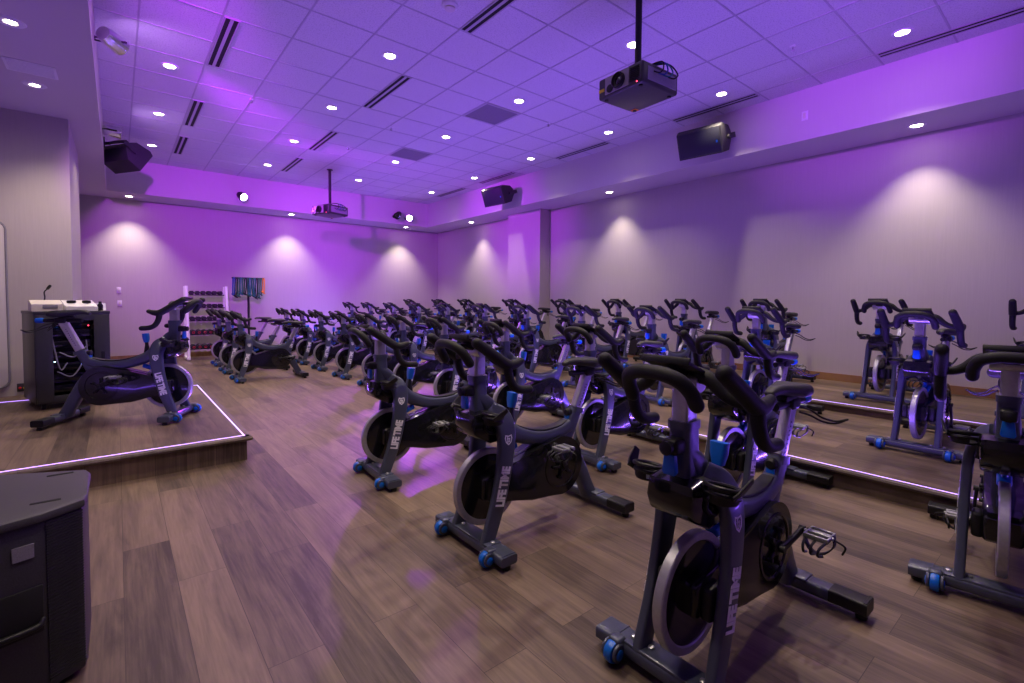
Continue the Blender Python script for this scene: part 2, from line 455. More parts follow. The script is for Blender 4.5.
for x, y, s in [(-0.58, 5.23, 'nearer the camera'), (-0.58, 6.6, 'beside the square grille')]:
    t = thing('downlight', 'round downlight under the left bulkhead over the stage, ' + s, 'ceiling light', (x, y, HS), 0, 'stage bulkhead downlights')
    bm = BM(); lathe(bm, [(0.036, -0.001), (0.045, -0.009), (0.082, -0.007), (0.09, 0.0), (0.09, 0.001)], 32, cap=False); obj('trim_ring', bm, M['white'], t)
    bm = BM(); lathe(bm, [(0.0, -0.004), (0.036, -0.003)], 24, cap=False); obj('lens', bm, M['lamp'], t)
    spot('stage_downlight_beam', (x, y, HS - 0.02), (x + 0.1, 7.7, 1.0), 62.0, (1.0, 0.82, 0.64), 84, 0.9)

# twin slot air diffusers
def slot_proto():
    t = thing('slot_diffuser', 'x', 'air vent')
    bm = BM()
    for sx in (-0.062, 0.0, 0.062): box(bm, (sx, 0, -0.003), (0.030 if sx == 0 else 0.016, 1.2, 0.007), 0.001, 1)
    for sy in (-0.6, 0.6): box(bm, (0, sy, -0.003), (0.14, 0.012, 0.007), 0.001, 1)
    obj('frame', bm, M['grid'], t)
    for sx in (-0.0345, 0.0345):
        bm = BM(); box(bm, (sx, 0, -0.0015), (0.04, 1.19, 0.003)); obj('slot', bm, M['dark'], t)
    return t
sp = slot_proto(); n = 0
for x, nm in ((0.91, 'left line of vents'), (2.745, 'middle line of vents'), (6.46, 'vents along the right bulkhead')):
    for j, y in enumerate((1.03, 3.52, 5.99, 8.47, 10.33)):
        lab = 'black twin slot diffuser, %s, %s from back wall' % (nm, ORD[4 - j])
        if n == 0: sp.location = (x, y, HC - 0.004); sp['label'] = lab; sp['group'] = 'slot air diffusers'
        else: dup(sp, (x, y, HC - 0.004), 0, lab, 'slot air diffusers')
        n += 1
# square return grilles
for y, s in ((5.69, 'nearer the camera'), (8.174, 'nearer the back wall')):
    t = thing('return_grille', 'grey square return air grille in the ceiling tiles, the one ' + s, 'air vent', (4.24, y, HC), 0, 'return grilles')
    bm = BM()
    for a, b, c, d in ((-0.29, 0, 0.03, 0.61), (0.29, 0, 0.03, 0.61), (0, -0.29, 0.55, 0.03), (0, 0.29, 0.55, 0.03)): box(bm, (a, b, -0.004), (c, d, 0.01), 0.002, 1)
    obj('frame', bm, M['grid'], t)
    bm = BM(); box(bm, (0, 0, -0.002), (0.56, 0.56, 0.003)); 
    for k in range(14): box(bm, (0, -0.26 + k * 0.04, -0.004), (0.55, 0.006, 0.003))
    obj('mesh_panel', bm, M['vent'], t)
t = thing('square_grille', 'pale square grille under the left bulkhead beside a downlight', 'air vent', (-0.56, 6.15, HS))
bm = BM(); box(bm, (0, 0, -0.003), (0.34, 0.30, 0.008), 0.002, 1); obj('frame', bm, M['white'], t)
bm = BM()
for k in range(9): box(bm, (0, -0.12 + k * 0.03, -0.008), (0.30, 0.012, 0.004))
obj('louvre_panel', bm, M['white'], t)
# smoke detector and sprinklers
t = thing('smoke_detector', 'white round smoke detector on the ceiling tiles above the open floor', 'smoke detector', (2.4, 3.86, HC))
bm = BM(); lathe(bm, [(0.075, 0), (0.075, -0.018), (0.062, -0.03)], 28); obj('base', bm, M['white'], t)
bm = BM(); lathe(bm, [(0.05, -0.03), (0.048, -0.042), (0.03, -0.052), (0.0, -0.053)], 24, cap=False); obj('sensing_chamber', bm, M['offwhite'], t)
def sprinkler(x, y, label, first=[None]):
    if first[0] is None:
        t = thing('sprinkler_head', label, 'sprinkler', (x, y, HC), 0, 'ceiling sprinklers'); first[0] = t
        bm = BM(); lathe(bm, [(0.032, 0.001), (0.032, -0.004), (0.014, -0.008)], 20); obj('escutcheon', bm, M['white'], t)
        bm = BM(); lathe(bm, [(0.008, -0.006), (0.007, -0.03)], 10); tube(bm, [(-0.011, 0, -0.012), (-0.013, 0, -0.03), (0, 0, -0.042), (0.013, 0, -0.03), (0.011, 0, -0.012)], 0.0025, 6, 3)
        lathe(bm, [(0.018, -0.042), (0.018, -0.045)], 14); obj('deflector', bm, M['chrome'], t)
    else: dup(first[0], (x, y, HC), 0, label, 'ceiling sprinklers')

# ---------------------------------------------------------------- stage / par lights on the bulkheads
def par_can(loc, aim, label, bodymat, bracket_dir, lit=True):
    t = thing('stage_light', label, 'stage light', loc, 0, 'purple stage lights')
    d = (Vector(aim) - Vector(loc)).normalized(); q = d.to_track_quat('Z', 'Y').to_matrix().to_4x4()
    b = BM(); lathe(b, [(0.03, -0.15), (0.062, -0.14), (0.075, -0.09), (0.078, 0.0), (0.086, 0.045), (0.086, 0.06), (0.078, 0.06), (0.074, 0.03)], 28, cap=True)
    bmesh.ops.transform(b, matrix=q, verts=b.verts); obj('housing', b, bodymat, t)
    b = BM(); lathe(b, [(0.0, 0.034), (0.04, 0.036), (0.074, 0.03)], 28, cap=False); bmesh.ops.transform(b, matrix=q, verts=b.verts)
    obj('lens', b, M['par'], t)
    b = BM(); side = d.cross(Vector((0, 0, 1))).normalized(); bd = Vector(bracket_dir)
    p1 = side * 0.095; p2 = -side * 0.095
    sweep(b, [p1, p1 + bd * 0.10, p1 * 0.5 + bd * 0.14, p2 * 0.5 + bd * 0.14, p2 + bd * 0.10, p2], 0.022, 0.006, side=tuple(d), sub=4)
    tube(b, [bd * 0.14, bd * 0.21], 0.014, 10, caps='flat'); lathe(b, [(0.014, -0.006), (0.014, 0.006)], 12, c=tuple(p1)); 
    obj('yoke', b, M['black'], t)
    b = BM(); box(b, tuple(bd * 0.205), (0.07 if abs(bd.x) < 0.5 else 0.012, 0.07 if abs(bd.y) < 0.5 else 0.012, 0.07 if abs(bd.z) < 0.5 else 0.012), 0.003)
    obj('mounting_plate', b, M['black'], t)
    return t, d
PURP = (0.42, 0.07, 1.0); MAG = (0.46, 0.025, 0.95)
PARS = [((XLS + 0.15, 5.9, 3.66), (5.6, 12.8, 2.9), 'silver stage light on the left bulkhead nearest the camera', M['chrome'], (-1, 0, 0), MAG, 1900, 40),
        ((XLS + 0.15, 8.95, 3.64), (7.2, 8.9, 3.0), 'silver stage light on the left bulkhead beside the hanging speaker', M['chrome'], (-1, 0, 0), MAG, 2000, 34),
        ((XLS + 0.21, 2.6, 3.66), (2.0, 12.6, 2.5), 'silver stage light on the left bulkhead above the floor speaker', M['chrome'], (-1, 0, 0), MAG, 3000, 40),
        ((XLS + 0.21, -0.4, 3.66), (6.65, 1.7, 3.9), 'silver stage light on the left bulkhead behind the camera', M['chrome'], (-1, 0, 0), PURP, 1750, 27),
        ((2.14, YS - 0.21, 3.50), (4.6, 5.2, 0.2), 'glowing purple stage light on the back bulkhead left of the far projector', M['black'], (0, 1, 0), MAG, 420, 60),
        ((6.1, YS - 0.21, 3.50), (1.55, 4.7, 0.0), 'glowing purple stage light on the back bulkhead by the right corner', M['black'], (0, 1, 0), MAG, 1000, 28),
        ]
for loc, aim, lab, bmat, bd, colr, en, ang in PARS:
    t, d = par_can(loc, aim, lab, bmat, bd)
    spot('stage_light_beam', Vector(loc) + d * 0.07, aim, en, colr, ang, 1.0, 0.1)
t, d = par_can((5.75, YS - 0.21, 3.52), (5.0, 11.2, 2.9), 'dark stage light turned away beside the glowing one in right corner', M['black'], (0, 1, 0))
for c in t.children:
    if c.name.startswith('lens'): c.data.materials[0] = M['screen']
# magenta wash on the back bulkhead comes from the stage lights on the left bulkhead
# ---------------------------------------------------------------- projectors
def projector(loc, rz, label, zc, scale=1.0, rough_front=True):
    t = thing('projector', label, 'projector', loc, rz, 'ceiling projectors'); s = scale
    b = BM(); box(b, (0, 0, 0), (0.50 * s, 0.52 * s, 0.19 * s), 0.02 * s, 3); obj('housing', b, M['cabinet'], t)
    b = BM(); box(b, (0.252 * s, -0.03 * s, 0.005 * s), (0.012, 0.28 * s, 0.155 * s), 0.004, 2); obj('lens_panel', b, M['offwhite2'], t)
    b = BM(); lathe(b, [(0.07 * s, 0.25 * s), (0.07 * s, 0.285 * s), (0.06 * s, 0.292 * s), (0.052 * s, 0.272 * s), (0.03 * s, 0.266 * s)], 28, 'X', (0, 0.0, 0.0), cap=False)
    ln = obj('lens_barrel', b, M['black'], t)
    b = BM(); lathe(b, [(0.05 * s, 0.264 * s), (0.03 * s, 0.272 * s), (0.0, 0.275 * s)], 24, 'X', (0, 0.0, 0.0), cap=False); obj('lens_glass', b, M['screen'], ln)
    b = BM(); lathe(b, [(0.036 * s, 0.25 * s), (0.036 * s, 0.268 * s), (0.028 * s, 0.27 * s)], 22, 'X', (0, -0.105 * s, -0.035 * s)); obj('focus_ring', b, M['black'], t)
    b = BM()
    for k in range(8): box(b, (0.253 * s, 0.175 * s, (-0.055 + k * 0.016) * s), (0.008, 0.1 * s, 0.007 * s))
    obj('air_intake', b, M['dark'], t)
    b = BM(); box(b, (0.2535 * s, -0.213 * s, -0.02 * s), (0.008, 0.062 * s, 0.026 * s)); obj('sticker', b, M['yellow'], t)['label'] = 'yellow sticker'
    b = BM(); lathe(b, [(0.006 * s, 0.25 * s), (0.005 * s, 0.256 * s)], 12, 'X', (0, 0.20 * s, -0.075 * s)); obj('pilot_light', b, M['ledred'], t)
    b = BM(); box(b, (-0.2 * s, -0.2 * s, -0.096 * s), (0.06 * s, 0.06 * s, 0.002)); obj('warning_sticker', b, M['orange'], t)
    b = BM()
    for sx in (-0.2, 0.2):
        for sy in (-0.2, 0.2): lathe(b, [(0.02 * s, -0.105 * s), (0.018 * s, -0.09 * s)], 14, c=(sx * s, sy * s, 0))
    obj('rubber_foot', b, M['black'], t)
    # connector side with cables on local +y / -y side
    b = BM(); box(b, (-0.02 * s, 0.261 * s, -0.0 * s), (0.4 * s, 0.006, 0.12 * s), 0.003, 1); cp = obj('connector_panel', b, M['vent'], t)
    for q, (x0, mm) in enumerate(((-0.1, 'black'), (-0.03, 'teal'), (0.04, 'bluerub'), (0.1, 'black'))):
        b = BM(); tube(b, [(x0 * s, 0.262 * s, 0.03 * s), ((x0 - 0.01) * s, 0.32 * s, 0.0), ((x0 - 0.05) * s, 0.325 * s, 0.05 * s), ((x0 * 0.4) * s, 0.29 * s, 0.12 * s), (0.0, 0.06 * s, 0.16 * s)], 0.006, 8, 5)
        obj('cable', b, M[mm], cp)
    # mount plate and pole up to the ceiling
    b = BM(); box(b, (0, 0, 0.105 * s), (0.2 * s, 0.2 * s, 0.02), 0.004)
    for sx in (-1, 1): box(b, (sx * 0.1 * s, 0, 0.11 * s), (0.03, 0.34 * s, 0.012), 0.003)
    lathe(b, [(0.045, 0.11 * s), (0.045, 0.15 * s), (0.028, 0.16 * s)], 20); obj('mount_bracket', b, M['black'], t)
    b = BM(); h = HC - zc; tube(b, [(0, 0, 0.12 * s), (0, 0, h)], 0.028, 16, caps='flat')
    lathe(b, [(0.06, h - 0.012), (0.06, h)], 20); obj('pole', b, M['black'], t)
    return t
pz = 3.15
projector((3.57, 2.645, pz), PI - 0.06, 'black projector hanging from a pole above the bikes nearest the camera', pz, 0.94)
projector((3.45, 10.2, 3.12), PI + 0.35, 'black projector hanging from a pole in front of the far bulkhead', 3.12)

# ---------------------------------------------------------------- hanging loudspeakers
def speaker(loc, yaw, pitch, label, wall_dir):
    t = thing('wall_speaker', label, 'speaker', loc, 0, 'wall mounted speakers')
    R = Matrix.Rotation(yaw, 4, 'Z') @ Matrix.Rotation(pitch, 4, 'Y')
    W, H, D = 0.62, 0.36, 0.34
    b = BM(); o = [(0.17, -0.18), (0.17, 0.17), (0.10, 0.205), (-0.12, 0.15), (-0.19, 0.06), (-0.19, -0.04), (-0.06, -0.18)]
    prism(b, o, -0.31, 0.31, 'Y', 0.014); bmesh.ops.transform(b, matrix=R, verts=b.verts); obj('cabinet', b, M['spk'], t)
    b = BM(); box(b, (0.172, 0, 0), (0.008, 0.57, 0.315), 0.003); bmesh.ops.transform(b, matrix=R, verts=b.verts); g = obj('grille', b, M['grille'], t)
    b = BM(); box(b, (0.177, 0.24, -0.02), (0.003, 0.022, 0.03)); bmesh.ops.transform(b, matrix=R, verts=b.verts); obj('badge', b, M['blue'], g)
    b = BM()
    sweep(b, [(-0.05, -0.325, 0), (-0.2, -0.34, 0), (-0.26, -0.28, 0), (-0.26, 0.28, 0), (-0.2, 0.34, 0), (-0.05, 0.325, 0)], 0.07, 0.01, side=(0, 0, 1), sub=3)
    for sy in (-0.325, 0.325): lathe(b, [(0.03, -0.012), (0.03, 0.012)], 18, 'Y', (-0.05, sy, 0))
    bmesh.ops.transform(b, matrix=R, verts=b.verts); 
    obj('yoke', b, M['spk'], t)
    b = BM(); p = R @ Vector((-0.25, 0, 0)); wd = Vector(wall_dir)
    tube(b, [p, p + wd], 0.022, 12, caps='flat', smooth=False)
    e = p + wd; box(b, tuple(e), (0.016 if abs(wd.x) > abs(wd.y) else 0.14, 0.14 if abs(wd.x) > abs(wd.y) else 0.016, 0.16), 0.004)
    obj('wall_arm', b, M['black'], t)
    return t
def wallgap(loc, yaw, pitch, xw):
    p = Vector(loc) + (Matrix.Rotation(yaw, 4, 'Z') @ Matrix.Rotation(pitch, 4, 'Y')) @ Vector((-0.25, 0, 0)); return (xw - p.x, 0, 0)
for loc, yaw, lab, xw in (((6.42, 3.62, 3.53), PI + 0.12, 'black speaker on the right bulkhead nearest the camera', XS - 0.008), ((6.42, 8.36, 3.56), PI + 0.12, 'black speaker on the right bulkhead farther back above the pillar', XS - 0.008), ((0.14, 10.1, 3.58), 0.55, 'black angular speaker on the left bulkhead above the dumbbell rack', XLS + 0.008)):
    pitch = 0.36 if xw > 0 else 0.6
    speaker(loc, yaw, pitch, lab, wallgap(loc, yaw, pitch, xw))

# small wall plates
def plate(loc, nrm, label, name='switch_plate', cat='switch', holes=1):
    t = thing(name, label, cat, loc); n = Vector(nrm)
    b = BM(); box(b, tuple(n * 0.004), (0.008 if n.x else 0.075, 0.008 if n.y else 0.075, 0.115), 0.002); obj('plate', b, M['white'], t)
    b = BM(); box(b, tuple(n * 0.010), (0.008 if n.x else 0.034, 0.008 if n.y else 0.034, 0.066), 0.002); obj('rocker', b, M['offwhite'], t)
    return t
plate((0.03, YB, 1.46), (0, -1, 0), 'white switch plate on back wall, upper one of two')
plate((0.04, YB, 1.19), (0, -1, 0), 'white switch plate on back wall, lower one of two')
plate((XS, 2.46, 3.64), (-1, 0, 0), 'white plate on the right bulkhead near the closest speaker', 'wall_sensor', 'sensor')
for x, y, s in ((0.95, 4.6, 'nearest the left bulkhead'), (1.45, 7.35, 'behind the left line of vents'), (3.35, 7.1, 'beside the middle downlights'), (3.2, 8.5, 'toward the far projector'), (5.1, 5.4, 'between the two right hand downlight rows'), (5.55, 2.15, 'near the large projector')):
    sprinkler(x, y, 'small white ceiling sprinkler head ' + s)

# ---------------------------------------------------------------- the spin bike
# bike frame of reference: rider faces +x, left side is +y; profile x runs from the rear foot (0) to the front foot (0.91)
XO = 0.46
def V(x, y, z): return (x - XO, y, z)
def cyl_y(bm, c, r, y0, y1, seg=24, bev=0.0, mi=0):
    if bev: pr = [(r - bev, y0), (r, y0 + bev), (r, y1 - bev), (r - bev, y1)]
    else: pr = [(r, y0), (r, y1)]
    lathe(bm, pr, seg, 'Y', (c[0], 0, c[1]), mi=mi)

def crest(size):
    bm = BM(); s = size
    for o in ([(-0.5, 0.62), (0, 0.5), (0.5, 0.62), (0.62, 0.2), (0.45, -0.35), (0, -0.7), (-0.45, -0.35), (-0.62, 0.2)],): pass
    ring = o
    t = bmesh.new()
    A = [t.verts.new((u * s, v * s, 0.0012)) for u, v in ring]; B = [t.verts.new((u * s * 0.72, v * s * 0.72, 0.0012)) for u, v in ring]
    for k in range(len(ring)): t.faces.new((A[k], A[(k + 1) % len(ring)], B[(k + 1) % len(ring)], B[k]))
    merge(bm, t)
    for a, b, w, h in ((0, 0.12, 0.55, 0.14), (-0.12, 0.0, 0.16, 0.8), (0.16, -0.05, 0.14, 0.55), (0, -0.2, 0.5, 0.12)): box(bm, (a * s, b * s, 0.0008), (w * s, h * s, 0.001))
    return bm

def make_bike():
    root = thing('spin_bike', 'x', 'exercise bike')
    # main frame: head tube, curved beam, seat tube, rear leg
    b = BM()
    sweep(b, [V(0.882, 0, 0.60), V(0.885, 0, 0.74), V(0.889, 0, 0.885)], [0.075, 0.075, 0.07], [0.085, 0.08, 0.078], rad=0.22)
    sweep(b, [V(0.905, 0, 0.80), V(0.85, 0, 0.745), V(0.77, 0, 0.65), V(0.68, 0, 0.568), V(0.56, 0, 0.518), V(0.44, 0, 0.497), V(0.32, 0, 0.499), V(0.22, 0, 0.53)], [0.07, 0.085, 0.10, 0.095, 0.085, 0.08, 0.075, 0.07], [0.05, 0.085, 0.105, 0.095, 0.085, 0.08, 0.085, 0.08], rad=0.3)
    sweep(b, [V(0.30, 0, 0.36), V(0.235, 0, 0.47), V(0.165, 0, 0.605), V(0.158, 0, 0.62)], 0.06, [0.09, 0.085, 0.08, 0.08], rad=0.25)
    sweep(b, [V(0.29, 0, 0.45), V(0.205, 0, 0.37), V(0.125, 0, 0.25), V(0.065, 0, 0.14), V(0.03, 0, 0.065)], [0.06, 0.062, 0.065, 0.068, 0.07], [0.10, 0.115, 0.10, 0.09, 0.10], rad=0.3)
    sweep(b, [V(0.155, 0, 0.595), V(0.148, 0, 0.627)], 0.068, 0.09, rad=0.25, smooth=False)
    sweep(b, [V(0.8885, 0, 0.865), V(0.889, 0, 0.892)], 0.08, 0.09, rad=0.25, smooth=False)
    mf = obj('main_frame', b, M['frame'], root)
    b = BM()
    sweep(b, [V(0.66, 0, 0.602), V(0.56, 0, 0.561), V(0.44, 0, 0.538), V(0.32, 0, 0.542), V(0.25, 0, 0.56)], [0.05, 0.06, 0.062, 0.06, 0.05], 0.012, rad=0.4)
    obj('beam_pad', b, M['black'], mf)
    # fork legs
    for s in (1, -1):
        b = BM()
        path = [V(0.835, s * 0.035, 0.712), V(0.800, s * 0.083, 0.672), V(0.788, s * 0.113, 0.60), V(0.804, s * 0.123, 0.45), V(0.848, s * 0.126, 0.26), V(0.920, s * 0.130, 0.06)]
        sweep(b, path, [0.055, 0.045, 0.04, 0.038, 0.036, 0.036], [0.085, 0.112, 0.108, 0.094, 0.084, 0.074], rad=0.3)
        leg = obj('fork_leg', b, M['frame'], root)
        p = Vector(V(0.828, s * 0.1472, 0.338)); d = Vector((-0.046, -s * 0.003, 0.19)).normalized(); n = Vector((0, s, 0.02))
        tb = text_bm('LIFE TIME', 0.070, 0.0008, 0.72, 0.0036, 0.98)
        bmesh.ops.transform(tb, matrix=frame_mtx(p, d if s > 0 else -d, n), verts=tb.verts)
        obj('lettering', tb, M['letter'], leg)['label'] = 'light grey lettering reading LIFE TIME'
        c = crest(0.040); p2 = Vector(V(0.790, s * 0.1365, 0.568)); 
        up = Vector((-0.05, 0, 1)).normalized(); x = Vector((-s, 0, -0.05 * s))
        bmesh.ops.transform(c, matrix=frame_mtx(p2, x, Vector((0, s, 0.13))), verts=c.verts); obj('crest', c, M['letter'], leg)
    # brake housing between the legs
    b = BM()
    prism(b, [(0.78 - XO, 0.66), (0.86 - XO, 0.685), (0.90 - XO, 0.715), (0.965 - XO, 0.705), (0.978 - XO, 0.645), (0.96 - XO, 0.60), (0.86 - XO, 0.545), (0.775 - XO, 0.55)], -0.082, 0.082, 'Y', 0.014)
    bh = obj('brake_housing', b, M['gloss'], root)
    for s in (1, -1):
        b = BM()
        for (x, z, r) in ((0.83, 0.655, 0.022), (0.865, 0.61, 0.016), (0.81, 0.60, 0.014), (0.895, 0.665, 0.014)): cyl_y(b, (x - XO, z), r, s * 0.07 if s > 0 else -0.09, 0.09 if s > 0 else -0.07, 16, 0.004)
        tube(b, [V(0.81, s * 0.086, 0.64), V(0.85, s * 0.092, 0.60), V(0.90, s * 0.087, 0.63), V(0.88, s * 0.086, 0.68)], 0.007, 8)
        obj('brake_linkage', b, M['black'], bh)
    # stabilizers
    for nm, x in (('front_stabilizer', 0.91), ('rear_stabilizer', 0.0)):
        b = BM(); sweep(b, [V(x, -0.292, 0.052), V(x, 0.292, 0.052)], 0.052, 0.094 if x else 0.085, side=(0, 0, 1), rad=0.32, smooth=False)
        box(b, V(x, 0, 0.076), (0.085, 0.16 if x == 0 else 0.36, 0.014), 0.005)
        if x:
            for q in (1, -1):
                for dy in (-0.035, 0.035): lathe(b, [(0.011, 0.082), (0.011, 0.089), (0.006, 0.092)], 12, c=V(x, q * 0.130 + dy, 0), mi=1)
        st = obj(nm, b, [M['frame'], M['silver']], root)
        for s in (1, -1):
            b = BM(); 
            if x: sweep(b, [V(x + 0.002, s * 0.215, 0.053), V(x + 0.002, s * 0.30, 0.050)], [0.055, 0.046], 0.097, side=(0, 0, 1), rad=0.25, smooth=False)
            else:
                sweep(b, [V(x, s * 0.165, 0.056), V(x, s * 0.30, 0.056)], 0.052, 0.092, side=(0, 0, 1), rad=0.2, smooth=False)
                box(b, V(x, s * 0.292, 0.0835), (0.08, 0.012, 0.003), 0.001, 1)
            obj('end_cap', b, M['frame'] if x else M['black'], st)
            b = BM(); lathe(b, [(0.02, 0.0), (0.022, 0.012), (0.012, 0.03)], 16, c=V(x, s * 0.272, 0)); obj('levelling_foot', b, M['black'], st)
            if x:
                b = BM(); box(b, V(x + 0.045, s * 0.205, 0.066), (0.05, 0.05, 0.045), 0.012, 3); cyl_y(b, (x + 0.066 - XO, 0.045), 0.032, s * 0.205 - 0.030, s * 0.205 - 0.018, 24, 0.003); cyl_y(b, (x + 0.066 - XO, 0.045), 0.032, s * 0.205 + 0.018, s * 0.205 + 0.030, 24, 0.003)
                obj('wheel_bracket', b, M['frame'], st)
                b = BM(); lathe(b, [(0.014, -0.034), (0.018, -0.032), (0.020, -0.017), (0.035, -0.015), (0.038, -0.008), (0.038, 0.008), (0.035, 0.015), (0.020, 0.017), (0.018, 0.032), (0.014, 0.034)], 26, 'Y', V(x + 0.068, s * 0.205, 0.042)); obj('transport_wheel', b, M['blue'], st)['label'] = 'blue transport wheel'
    # flywheel
    fx, fz = 0.826, 0.300
    b = BM(); lathe(b, [(0.03, -0.016), (0.10, -0.018), (0.166, -0.013), (0.172, -0.012)], 64, 'Y', V(fx, 0, fz), cap=False)
    lathe(b, [(0.03, 0.016), (0.10, 0.018), (0.166, 0.013), (0.172, 0.012)], 64, 'Y', V(fx, 0, fz), cap=False)
    fw = obj('flywheel', b, M['gloss'], root)
    b = BM(); lathe(b, [(0.170, -0.014), (0.174, -0.018), (0.196, -0.018), (0.200, -0.014), (0.200, 0.014), (0.196, 0.018), (0.174, 0.018), (0.170, 0.014), (0.170, -0.014)], 72, 'Y', V(fx, 0, fz), cap=False)
    obj('rim', b, M['steel'], fw)
    # drive cover: teardrop from the crank to the flywheel hub
    cx, cz, R0 = 0.330, 0.318, 0.170
    ol = []
    for k in range(29):
        a = math.radians(68 + (268 - 68) * k / 28); ol.append((cx - XO + R0 * math.cos(a), cz + R0 * math.sin(a)))
    ol += [(0.55 - XO, 0.165), (0.70 - XO, 0.205), (0.80 - XO, 0.238), (0.885 - XO, 0.25), (0.897 - XO, 0.262), (0.897 - XO, 0.352), (0.885 - XO, 0.365), (0.78 - XO, 0.383), (0.66 - XO, 0.414), (0.52 - XO, 0.452)]
    b = BM(); prism(b, ol, -0.064, 0.064, 'Y', 0.016, seg=3)
    dc = obj('drive_cover', b, M['gloss'], root)
    b = BM()
    ol2 = [(p[0] * 0.0 + (cx - XO) + (p[0] - (cx - XO)) * 1.012, cz + (p[1] - cz) * 1.02) for p in ol]
    prism(b, ol2, -0.010, 0.010, 'Y', 0.002); obj('cover_seam', b, M['frame'], dc)
    for s in (1, -1):
        y0, y1 = (0.062, 0.070) if s > 0 else (-0.070, -0.062)
        b = BM(); lathe(b, [(0.132, s * 0.060), (0.130, s * 0.068), (0.120, s * 0.069), (0.117, s * 0.064), (0.05, s * 0.066), (0.0, s * 0.066)], 40, 'Y', V(cx, 0, cz), cap=False)
        obj('cover_disc', b, M['gloss'], dc)
        b = BM(); box(b, V(0.832, s * 0.080, 0.306), (0.095, 0.04, 0.11), 0.014, 3); obj('hub_cover', b, M['black'], dc)
    # crankset, turns about the crank axle
    ck = bpy.data.objects.new('crankset', None)
    b = BM(); cyl_y(b, (0, 0), 0.014, -0.105, 0.105, 16); cyl_y(b, (0, 0), 0.03, 0.066, 0.082, 20, 0.004); cyl_y(b, (0, 0), 0.03, -0.082, -0.066, 20, 0.004)
    for s in (1, -1):
        for k in range(5):
            a = 2 * PI * k / 5 + 0.3; c, si = math.cos(a), math.sin(a)
            sweep(b, [(0.012 * c, s * 0.076, 0.012 * si), (0.066 * c, s * 0.072, 0.066 * si)], 0.010, 0.016, side=(0, 1, 0), smooth=False)
            lathe(b, [(0.009, 0.066 if s > 0 else -0.083), (0.009, 0.083 if s > 0 else -0.066)], 12, 'Y', (0.066 * c, 0, 0.066 * si))
    ck = obj('crankset', b, M['black'], root, V(cx, 0, cz))
    for s in (1, -1):
        e = 0.170 * (1 if s > 0 else -1)
        b = BM(); sweep(b, [(0, s * 0.092, 0), (e * 0.5, s * 0.098, 0), (e, s * 0.102, 0)], 0.016, [0.034, 0.026, 0.028], side=(0, 1, 0), rad=0.35)
        lathe(b, [(0.016, s * 0.092), (0.016, s * 0.112)], 16, 'Y', (e, 0, 0)); obj('crank_arm', b, M['black'], ck)
        b = BM(); yc = s * 0.165
        tube(b, [(0, s * 0.10, 0), (0, s * 0.215, 0)], 0.008, 10, caps='flat'); box(b, (0, yc, 0), (0.03, 0.085, 0.024), 0.006)
        for dx in (-0.042, 0.042): box(b, (dx, yc, 0), (0.012, 0.088, 0.020), 0.004)
        for dy in (-0.040, 0.040): box(b, (0, yc + dy, 0), (0.09, 0.008, 0.018), 0.003)
        obj('pedal', b, M['pedal'], ck, (e, 0, 0))['label'] = 'silver pedal'
        b = BM()
        for dy in (-0.035, 0.0, 0.035): tube(b, [(0.045, yc + dy, -0.008), (0.088, yc + dy * 0.8, -0.02), (0.09, yc + dy * 0.7, -0.045), (0.05, yc + dy * 0.8, -0.06)], 0.005, 8)
        sweep(b, [(-0.02, yc - 0.045, 0.005), (0, yc - 0.05, -0.03), (0.02, yc - 0.02, -0.062), (0.02, yc + 0.02, -0.062), (0, yc + 0.05, -0.03), (-0.02, yc + 0.045, 0.005)], 0.026, 0.005, side=(1, 0, 0), sub=4)
        tube(b, [(0, yc + s * 0.045, 0.0), (-0.01, yc + s * 0.085, -0.02), (-0.02, yc + s * 0.075, -0.055)], 0.004, 6)
        obj('toe_cage', b, M['black'], ck, (e, 0, 0))
    # handlebar post and handlebar
    b = BM(); sweep(b, [V(0.889, 0, 0.87), V(0.889, 0, 1.005)], 0.058, 0.066, rad=0.16, smooth=False); hp = obj('handlebar_post', b, M['silver'], root)
    hp['label'] = 'brushed silver handlebar post'
    b = BM()
    for s in (1, -1):
        # cross bar: low at the grips, rising to the stem
        tube(b, [V(0.900, s * 0.05, 1.045), V(0.905, s * 0.095, 1.035), V(0.90, s * 0.135, 0.998), V(0.89, s * 0.17, 0.978), V(0.87, s * 0.212, 0.972)], [0.026, 0.024, 0.021, 0.019, 0.02], 12)
        # horn and hood
        tube(b, [V(0.785, s * 0.222, 0.978), V(0.825, s * 0.221, 0.966), V(0.872, s * 0.219, 0.968), V(0.955, s * 0.214, 1.022), V(1.04, s * 0.208, 1.078)], [0.018, 0.024, 0.028, 0.027, 0.025], 14)
        # drop
        tube(b, [V(0.866, s * 0.219, 0.965), V(0.857, s * 0.221, 0.91), V(0.832, s * 0.222, 0.862), V(0.79, s * 0.222, 0.838), V(0.728, s * 0.222, 0.832)], [0.024, 0.022, 0.0215, 0.021, 0.021], 14)
    # aero loop in front of the stem
    tube(b, [V(1.012, -0.112, 0.972), V(1.035, -0.108, 1.008), V(1.062, -0.09, 1.042), V(1.078, -0.05, 1.060), V(1.08, 0, 1.064), V(1.078, 0.05, 1.060), V(1.062, 0.09, 1.042), V(1.035, 0.108, 1.008), V(1.012, 0.112, 0.972)], 0.0225, 14)
    sweep(b, [V(0.915, 0, 1.04), V(0.99, 0, 1.045), V(1.065, 0, 1.058)], [0.034, 0.034, 0.034], [0.03, 0.026, 0.026], smooth=False)
    hb = obj('handlebar', b, M['rubber'], root)
    b = BM(); lathe(b, [(0.030, -0.064), (0.033, -0.060), (0.033, 0.060), (0.030, 0.064)], 24, 'Y', V(0.90, 0, 1.020)); box(b, V(0.889, 0, 1.0), (0.064, 0.057, 0.03), 0.006)
    obj('stem_clamp', b, M['silver'], hb)
